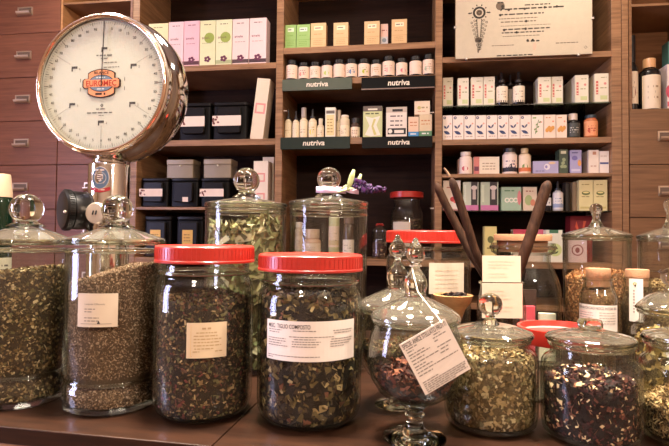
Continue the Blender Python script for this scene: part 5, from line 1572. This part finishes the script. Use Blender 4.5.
X = at(453, 300, .98).x; Y = .98
zb = zat(453, 309, Y) - TOP; ztop = zat(453, 294.5, Y) - TOP
BW = wood('turned_bowl_wood', (140, 98, 60), (196, 148, 98), (6, 6, 20), .45)
t = thing('wooden_bowl', 'turned pale wooden bowl on a foot in front of the big red-lidded jar', 'bowl', (X, Y, TOP + .0004), 0)
r = 19.5 * Y / F
MB().lathe([(0, 0), (.036, 0), (.036, .006), (.02, .014), (.014, .03), (.013, zb - .03), (.02, zb - .01), (r * .62, zb), (r * .9, zb + (ztop - zb) * .5), (r, ztop - .001), (r - .003, ztop), (r - .005, ztop - .004), (r * .5, zb + .006), (0, zb + .005)], BW, 48).build('bowl_body', t, 45)
filling('dried_seed', 'dark dried berries heaped in the footed wooden bowl', (X, Y, TOP), [(r * .5, zb + .0065), (r - .0065, ztop - .0035), (r - .0055, ztop + .004)], lambda x, y, h=ztop: h - .0015 + .002 * math.sin(90 * x), .005, flakes_mat('dark_berries', [((44, 30, 26), 2), ((30, 22, 20), 2), ((66, 44, 36), 1)]), core((36, 26, 22)), (.6, 1.0), 2.0)

X, Y, R, rot = jar_at(517, 606, None, .88, ym=340)
z = lambda y: zr(y, X, Y)
t = thing('short_jar', 'short wide glass jar under an open red plastic collar', 'jar', (X, Y, TOP + .0004), rot)
zt = z(338)
prof = [(R * .86, 0), (R * .95, .004), (R * .97, .014), (R * .97, zt - .02), (R * .93, zt - .006), (R * .9, zt)]
MB().lathe(shell(prof, .004, .008), GLASS, 56).build('glass_body', t, 40)
zl0, zl1 = z(342), z(327)
WHITE = plain((236, 224, 214), .4)
MB().lathe([(0, zt + .001), (R * .9, zt + .001), (R * .925, zl0), (R * .97, zl0), (R * .985, zl0 + .003), (R * 1.0, zl1 - .002), (R * 1.0, zl1), (R * .93, zl1), (R * .91, zl1 - .005), (R * .88, zt + .006), (0, zt + .004)], RED, 64).build('red_collar', t, 35)
MB().lathe([(R * .872, zt + .0066), (R * .884, zt + .0072), (R * .887, zt + .0095), (R * .874, zt + .0095)], WHITE, 56, close=True).build('white_liner', t, 40)

# ------------------------------------------------------------------ back board: jars and bottles seen between and through the glass
def counter_pot(label, name, xc, w, yt, d, col, capcol, sec='M', sh='E', **k):
    return bottle(label, sec, sh, xc, w, yt, d, capcol, col, k.get('lab', (226, 200, 176)), k.get('frac', (.2, .6)), k.get('arts', [('text', (150, 120, 100))]), name, None, k.get('cap', 'wide'), k.get('hs', .78))
counter_pot('white-capped pale bottle seen through the left part of the empty jar', 'cosmetic_jar', 298, 8, 222, .03, (206, 180, 156), (230, 214, 196))
counter_pot('low round pale pot seen through the middle of the empty jar', 'cosmetic_jar', 310.5, 18, 229, .04, (196, 158, 130), (206, 176, 150), hs=.62, frac=(.1, .5))
counter_pot('tall pale green bottle seen through the empty jar', 'supplement_bottle', 333.5, 11, 205, .05, (190, 186, 140), (216, 200, 176), arts=[('text', (130, 120, 90)), ('band', (206, 180, 140))])
counter_pot('dark bottle with pale label at the right side inside the empty jar view', 'supplement_bottle', 348, 11.5, 217, .04, (70, 46, 34), (92, 62, 48), lab=(236, 220, 204), frac=(.05, .45))
u0, u1 = ux(389.5, 200, .06), ux(424, 200, .06); r = (u1 - u0) / 2
zE = SH[('M', 'E')]
t = thing('screw_lid_jar', 'smaller dark-filled jar with a red lid standing on the back board', 'jar', W((u0 + u1) / 2, .06 + r, zE + .0004), -THETA)
zt, zb_ = zy(191, 406, .06) - zE, zy(197, 406, .06) - zE
prof = [(r * .85, 0), (r * .95, .004), (r * .97, .02), (r * .97, zb_ * .74), (r * .86, zb_ * .83), (r * .8, zb_ * .86), (r * .8, zt - .006)]
MB().lathe(shell(prof, .004, .008), GLASS, 40).build('glass_body', t, 40)
red_lid(t, r, zb_, zt)
f = Face(lambda a, b, l: Vector(((r * .972 + .0006 + l) * math.sin((a - .05) / r - .35), -(r * .972 + .0006 + l) * math.cos((a - .05) / r - .35), zb_ * .2 + b)), .1, zb_ * .4)
mb = MB(); f.rect(mb, 0, 0, f.w, f.h, LABELB, 0, 10); f.words(mb, f.w * .15, f.w * .8, f.h * .6, f.h * .05, PENCIL, lift=.0006); mb.build('paper_label', t)
lo = W((u0 + u1) / 2, .06 + r, zE)
filling('dried_herb', 'dark brown herb in the smaller red-lidded jar on the back board', lo, inner(prof, .004, .008), lambda x, y, h=zb_ * .62: h + .004 * math.sin(30 * x), .011, flakes_mat('dark_cut_herb', P_DARK), core((40, 26, 20)), (.3, .8), 2.0)
u0, u1 = ux(371, 240, .05), ux(387.5, 240, .05); r = (u1 - u0) / 2
t = thing('small_jar', 'little glass jar with a red bow on its lid on the back board', 'jar', W((u0 + u1) / 2, .05 + r, zE + .0004), -THETA)
zl, zt = zy(232, 379, .05) - zE, zy(225, 379, .05) - zE
prof = [(r * .9, 0), (r, .004), (r, zl - .012), (r * .9, zl - .002), (r * .88, zl)]
MB().lathe(shell(prof, .003, .006), GLASS, 32).build('glass_body', t, 40)
MB().lathe([(0, zl + .0004), (r * .92, zl + .0004), (r * .93, zl + .008), (r * .6, zl + .018), (r * .15, zt), (0, zt)], LIDGLASS, 32).build('lid', t, 40)
mb = MB()
for k in range(8):
    a = k * PI / 4; c = Vector((math.cos(a) * .013, math.sin(a) * .013, zt + .006))
    mb.tube([Vector((0, 0, zt + .001)), c, c + Vector((math.cos(a + .5) * .009, math.sin(a + .5) * .009, -.006)), Vector((0, 0, zt + .002))], [.002, .004, .004, .002], RED, 6)
mb.build('bow', t, 60)
lo = W((u0 + u1) / 2, .05 + r, zE)
filling('dried_herb', 'reddish herb in the little jar with the red bow', lo, inner(prof, .003, .006), lambda x, y, h=zl * .6: h, .008, flakes_mat('purple_husks', P_CACAO), core((60, 30, 28)), (.4, .9), 2.0)

# ------------------------------------------------------------------ green bottle behind the left jar
X, Y, R, rot = jar_at(-14, 13, None, 1.04, ym=220)
t = thing('liquor_bottle', 'green bottle with a cream cap behind the jar at the left edge', 'bottle', (X, Y, TOP + .0004), rot)
z = lambda y: zr(y, X, Y)
GB = plain((12, 34, 20), .12)
prof = [(0, 0), (R * .9, 0), (R, .004), (R, z(205)), (R * .97, z(199)), (R * .9, z(197.5)), (0, z(197.5))]
MB().lathe(prof, GB, 40).build('body', t, 40)
MB().lathe([(0, z(197.4)), (R * .96, z(197.4)), (R * .95, z(194)), (R * .78, z(176)), (R * .74, z(174.5)), (0, z(174.5))], plain((206, 178, 148), .45), 40).build('cap', t, 40)
f = cyl_face(X, Y, rot, R, -12, 12, 258, 280)
mb = MB(); f.rect(mb, 0, 0, f.w, f.h, plain((176, 170, 150), .5), 0, 10); f.words(mb, f.w * .2, f.w * .8, f.h * .6, f.h * .08, INK); mb.build('label', t)

# ------------------------------------------------------------------ the shop scale
Xs = at(109, 200, 1.14).x; Ys = 1.14
ROT = math.radians(-8)
sc = thing('shop_scale', 'tall chrome shop scale with a round white dial, behind the seed jar', 'scale', (Xs, Ys, TOP + .0004), ROT)
CH = CHROME(); CHD = plain((196, 182, 166), .16, 1.0, vary=.02)
def S2(p):      # a world point in the scale's own axes
    v = Vector(p) - Vector((Xs, Ys, TOP)); v.rotate(Matrix.Rotation(-ROT, 3, 'Z')); return v
zc_top = zat(109, 165, Ys) - TOP
rc = 19.5 * Ys / F
MB().rbox((-.13, -.085, 0), (.13, .15, .05), .035, plain((190, 182, 172), .3, .4)).build('base', sc, 40)
mb = MB(); mb.lathe([(0, .0502), (rc * 1.25, .0502), (rc * 1.2, .062), (rc * 1.04, .07), (rc, .09), (rc, zc_top - .006), (rc * .97, zc_top), (rc * .9, zc_top + .002), (0, zc_top + .002)], CH, 64); mb.build('column', sc, 40)
dcw = at(102.2, 84.5, Ys - .06); dc = S2(dcw)
Rd = 72.5 * (Ys - .06) / F
mb = MB(); zn1 = dc.z - Rd * .93
mb.lathe([(0, zc_top + .0022), (rc * .8, zc_top + .0022), (rc * .82, zc_top + .008), (rc * .68, zc_top + .012), (rc * .7, zn1 + .05), (0, zn1 + .05)], CH, 48); mb.build('neck', sc, 40)
MD = Matrix.Translation(dc) @ Matrix.Rotation(PI / 2, 4, 'X')      # lathe axis z -> local -y (towards the customer)
# housing: a spun bowl, its front edge a rolled bezel
hous = [(Rd - .012, .000), (Rd - .012, .004), (Rd - .006, .0065), (Rd - .001, .004), (Rd, -.002), (Rd - .001, -.010), (Rd + .002, -.016), (Rd + .008, -.045), (Rd + .006, -.075), (Rd - .006, -.105), (Rd - .03, -.128), (Rd - .07, -.142), (0, -.146)]
mb = MB(); mb.lathe(hous, CH, 96, MD); mb.build('housing', sc, 35)
mb = MB(); rr = .0045
mb.lathe([(Rd - .0085 + rr * math.cos(a), .0065 + rr * math.sin(a)) for a in [2 * PI * k / 12 for k in range(12)]], plain((226, 196, 170), .14, 1.0, vary=.01), 96, MD, close=True); mb.build('bezel', sc, 60)
DIAL = plain((204, 200, 190), .5, vary=.015)
mb = MB(); mb.lathe([(0, -.004), (Rd - .0122, -.004), (Rd - .0122, -.001), (0, -.001)], DIAL, 96, MD); dial = mb.build('dial_plate', sc, 30)
f = Face(lambda a, b, l: dc + Vector((a, .001 - .0002 - l, b)), 1, 1)
mb = MB(); DK = plain((70, 64, 66), .6); DK2 = plain((112, 108, 106), .6)
Ro = Rd - .017
for k in range(160):
    a = 2 * PI * k / 160 + PI / 2
    L = .0105 if k % 10 == 0 else .008 if k % 5 == 0 else .0055
    c, s_ = math.cos(a), math.sin(a)
    f.line(mb, Ro * c, Ro * s_, (Ro - L) * c, (Ro - L) * s_, .0012 if k % 5 == 0 else .0008, DK2 if k % 5 else DK)
for k in range(1, 40):
    a = PI / 2 - 2 * PI * k / 40
    txt = str((k * 5) % 100) if k * 5 % 100 else '0'
    f.text(mb, txt, (Ro - .0155) * math.cos(a), (Ro - .0165) * math.sin(a) - .0025, .0056, DK, .02, center=True)
kd = (Ys - .06) / F
for x, y, n_ in ((105, 48, '1'), (136, 66, '2'), (135.5, 104.5, '3'), (103, 122.5, '4'), (72, 104, '5'), (73.5, 66.5, '6')):
    a, b = (x - 103.2) * kd * 1.03, (84.5 - y) * kd
    f.rect(mb, a - .008, b - .002, a + .006, b + .003, DK); f.rect(mb, a - .008, b - .008, a - .005, b - .002, DK)
    f.text(mb, n_, a + .010, b - .006, .0055, DK2)
for q, (x, y) in enumerate(((136, 66), (135.5, 104.5), (103, 122.5), (72, 104), (73.5, 66.5))):
    an = math.atan2(84.5 - y, x - 103.2); c, s_ = math.cos(an), math.sin(an)
    f.line(mb, .09 * c, .09 * s_, (Ro - .01) * c, (Ro - .01) * s_, .0006, DK2)
for x0, x1, y, h in ((96, 116, 55.5, .0028), (101, 110, 58.5, .002), (104, 121, 62.8, .002), (104, 123, 67.6, .002), (97, 108, 110, .0024), (87, 119, 113.8, .0026), (100, 106, 116.5, .0016)):
    f.words(mb, (x0 - 103.2) * kd, (x1 - 103.2) * kd, (84.5 - y) * kd, h, DK2)
f.ring(mb, 0, (84.5 - 105.8) * kd, .0015, .004, DK2, seg=4)
for s1 in (-1, 1):
    for b in (10, -10):
        f.rect(mb, s1 * .052 - .0008, -.004 + b * .001, s1 * .052 + .0008, .004 + b * .001, DK2)
mb.build('dial_print', dial)
# maker's badge on a raised plaque
BO = plain((232, 152, 112), .45); BK = plain((52, 34, 30), .45); BB = plain((112, 126, 150), .45); BR = plain((176, 34, 20), .45)
BS = 1.16
def badge_outline(s):
    w, h = .0385 * s * BS, .0275 * s * BS; pts = []
    e = .0275 * s * BS
    pts += [(-e, h * .72), (-e * .8, h * .84)] + [(-e * .8 + e * 1.6 * q / 8, h * (.84 + .16 * math.sin(PI * q / 8))) for q in range(1, 8)] + [(e * .8, h * .84), (e, h * .72), (e, h * .34)]
    pts += [(w * .9, h * .34), (w, h * .22), (w, -h * .22), (w * .9, -h * .34), (e, -h * .34)]
    pts += [(e, -h * .72), (e * .8, -h * .84)] + [(e * .8 - e * 1.6 * q / 8, -h * (.84 + .16 * math.sin(PI * q / 8))) for q in range(1, 8)] + [(-e * .8, -h * .84), (-e, -h * .72), (-e, -h * .34)]
    pts += [(-w * .9, -h * .34), (-w, -h * .22), (-w, h * .22), (-w * .9, h * .34), (-e, h * .34)]
    return pts[::-1]
mb = MB(); bo = (-.0015, .002)
def prism(mb, pts, y0, y1, mat):
    n_ = len(pts)
    vs = [dc + Vector((a + bo[0], -y1, b + bo[1])) for a, b in pts] + [dc + Vector((a + bo[0], -y0, b + bo[1])) for a, b in pts]
    mb.add(vs, [tuple(range(n_))] + [(i, (i + 1) % n_, n_ + (i + 1) % n_, n_ + i) for i in range(n_)], mat)
prism(mb, badge_outline(1.0), -.001, .0012, BK)
prism(mb, badge_outline(.93), -.001, .0015, BO)
fb = Face(lambda a, b, l: dc + Vector((a + bo[0], -.0015 - l, b + bo[1])), 1, 1)
fb.blob(mb, 0, 0, .0262 * BS, .0162 * BS, BK, .0002, 32); fb.blob(mb, 0, 0, .0248 * BS, .0150 * BS, BB, .0004, 32)
fb.rect(mb, -.0375 * BS * .9, -.0068 * BS, .0375 * BS * .9, .0068 * BS, BO, .0006)
fb.text(mb, 'EUROMEC', 0, -.0052 * BS, .0104 * BS, BR, .02 * BS, fit=.062 * BS, center=True, lift=.0008)
fb.text(mb, 'BILANCE', 0, .0176 * BS, .0052 * BS, BK, .02 * BS, fit=.03 * BS, center=True, lift=.0003)
fb.words(mb, -.013, .013, -.0255, .0046, BK, lift=.0003)
WB = plain((214, 220, 226), .5)
fb.words(mb, -.010 * BS, .010 * BS, .0098 * BS, .002 * BS, WB, lift=.0006); fb.words(mb, -.008 * BS, .008 * BS, -.0118 * BS, .002 * BS, WB, lift=.0006)
mb.build('badge', sc)
mb = MB(); NEED = plain((40, 34, 36), .4)
mb.box((-.0009, -.004, -.004), (.0009, -.0032, Ro - .001), NEED, Matrix.Translation(dc) @ Matrix.Rotation(math.radians(1.6), 4, 'Y')); mb.build('pointer', sc)
mb = MB(); mb.lathe([(0, .0050), (Rd - .0122, .0050), (Rd - .0122, .0062), (0, .0062)], thin_glass('dial_glass', (250, 250, 248), (226, 230, 224), f0=.03, cap=.5, wavy=False), 64, MD); mb.build('dial_glass', sc, 30)
# crest badge on the column
cz = zat(105, 178, Ys - rc) - TOP
crest = S2(at(101, 178, Ys - rc * .9)); aC = math.atan2(crest.x, -crest.y)
fc = Face(lambda a, b, l: Vector(((rc + .0004 + l) * math.sin(aC + a / rc), -(rc + .0004 + l) * math.cos(aC + a / rc), cz + b)), 1, 1)
mb = MB(); CB = plain((96, 116, 140), .4); CW = plain((226, 214, 204), .4); CRD = plain((176, 40, 50), .4)
kk = (Ys - rc) / F
fc.blob(mb, 0, 0, 9 * kk, 11.5 * kk, CW, .0002, 28); fc.blob(mb, 0, 0, 8.3 * kk, 10.8 * kk, CB, .0004, 28); fc.ring(mb, 0, 0, 5.6 * kk, 6.0 * kk, CW, .0006, 28)
fc.poly(mb, [(-3 * kk, 3.6 * kk), (-3 * kk, -1.2 * kk), (0, -4.2 * kk), (3 * kk, -1.2 * kk), (3 * kk, 3.6 * kk)], CW, .0006)
for q in range(3): fc.poly(mb, [(-3 * kk, (3.2 - 2.2 * q) * kk), (-3 * kk, (2.2 - 2.2 * q) * kk), (2.6 * kk, (-.6 - 1.4 * q) * kk + 1.4 * kk), (2.6 * kk, (.4 - 1.4 * q) * kk + 1.4 * kk)], plain((90, 34, 40), .4), .0008)
fc.words(mb, -5 * kk, 5 * kk, 7.2 * kk, 1.4 * kk, CW, lift=.0006)
for q in range(10):
    a0, a1 = -10 * kk + 2 * kk * q, -10 * kk + 2 * kk * (q + 1)
    yb0 = lambda a: -10.5 * kk - 2.5 * kk * math.cos(a / (10 * kk) * PI / 2)
    fc.poly(mb, [(a0, yb0(a0) - 1.7 * kk), (a1, yb0(a1) - 1.7 * kk), (a1, yb0(a1) + 2 * kk), (a0, yb0(a0) + 2 * kk)], CRD, .0006)
fc.words(mb, -6 * kk, 6 * kk, -12.6 * kk, 1.2 * kk, CW, lift=.0008)
mb.build('crest', sc, 60)
# round slotted plug on the column
pl_ = S2(at(97.3, 213.5, Ys - rc - .012))
mb = MB(); mb.lathe([(0, -.03), (.0215, -.03), (.0235, .002), (.0235, .006), (.021, .009), (.0, .010)], plain((206, 190, 172), .3, .7), 40, Matrix.Translation(pl_) @ Matrix.Rotation(PI / 2, 4, 'X'))
plug = mb.build('plug', sc, 35)
mb = MB()
for s1 in (-1, 1): mb.rbox((-.0016, -.0012, -.005), (.0016, 0, .005), .0014, BLACKP, axis='y', M=Matrix.Translation(pl_ + Vector((s1 * .0035, -.010, .001))) @ Matrix.Rotation(.25, 4, 'Y'))
mb.build('slot', plug, 60)
# black knurled weight knob on the left of the column
kp = S2(at(88, 211, Ys - .005))
ax = S2(at(64, 211.5, Ys - .04)) - kp; ax.z = 0; Lk = ax.length; ax.normalize()
MK = Matrix.Translation(kp) @ ax.to_track_quat('Z', 'Y').to_matrix().to_4x4()
rk = 20 * (Ys - .03) / F
KB = plain((9, 8, 8), .36)
mb = MB(); prk = [(0, 0), (rk * .9, 0), (rk * .96, .004), (rk * .96, Lk * .72), (rk * .9, Lk * .74), (rk * .9, Lk * .78), (rk * 1.0, Lk * .8), (rk * 1.0, Lk), (rk * .9, Lk + .004), (0, Lk + .004)]
mb.lathe(prk, KB, 64, MK)
for k in range(48):
    mb.box((-.0014, -.001, Lk * .8), (.0014, .0016, Lk), KB, MK @ Matrix.Rotation(2 * PI * k / 48, 4, 'Z') @ Matrix.Translation((0, rk, 0)))
kb = mb.build('adjusting_knob', sc, 35)
mb = MB(); mb.lathe([(0, 0), (.0035, 0), (.003, .002), (0, .003)], plain((220, 206, 190), .3, .6), 12, Matrix.Translation(S2(at(65, 212, Ys - .04 - rk * .97))) @ Matrix.Rotation(PI / 2, 4, 'X')); mb.build('set_screw', kb, 40)
mb = MB(); mb.tube([S2((Xs, Ys, TOP + kp.z)), kp + ax * .01], .014, CHD, 20); mb.build('knob_axle', sc, 40)

# ------------------------------------------------------------------ light
def area(name, loc, size, power, rgb, target, sy=None, spread=180):
    l = bpy.data.lights.new(name, 'AREA'); l.spread = math.radians(spread); l.energy = power; l.color = rgb; l.size = size
    if sy: l.shape = 'RECTANGLE'; l.size_y = sy
    o = bpy.data.objects.new(name, l); COL.objects.link(o); o.location = loc
    o.rotation_euler = (Vector(target) - Vector(loc)).to_track_quat('-Z', 'Y').to_euler()
    return o
for u in (-1.3, -.1, 1.1):
    area('ceiling_light', W(u, -.5, 2.72), .25, AISLE_W, (1.0, .86, .72), W(u, -.4, 0))
for u in (-.75, .15, 1.0):
    area('ceiling_light', W(u, -1.72, 2.72), .22, COUNTER_W, (1.0, .86, .72), W(u, -1.72, 0), None, 85)
for u in (-.15, 1.7):  # unseen fill points added to brighten ceiling and walls mirrored in the glass
    l = bpy.data.lights.new('room_fill', 'POINT'); l.energy = ROOM_W; l.color = (1.0, .87, .75); l.shadow_soft_size = .12
    o = bpy.data.objects.new('room_fill', l); COL.objects.link(o); o.location = W(u, -3.1, 2.3)

w = bpy.data.worlds.new('world'); S.world = w; w.use_nodes = True
w.node_tree.nodes['Background'].inputs[0].default_value = (.9, .75, .6, 1); w.node_tree.nodes['Background'].inputs[1].default_value = .02

S.view_settings.view_transform = 'Standard'; S.view_settings.look = 'None'; S.view_settings.gamma = 1.0
S.view_settings.exposure = EXPOSURE
S.view_settings.use_curve_mapping = False
c = S.cycles
c.use_denoising = True
c.max_bounces = 24; c.diffuse_bounces = 4; c.glossy_bounces = 6; c.transmission_bounces = 16; c.transparent_max_bounces = 64
c.caustics_reflective = False; c.caustics_refractive = False
c.sample_clamp_indirect = 8.0; c.blur_glossy = 0.3
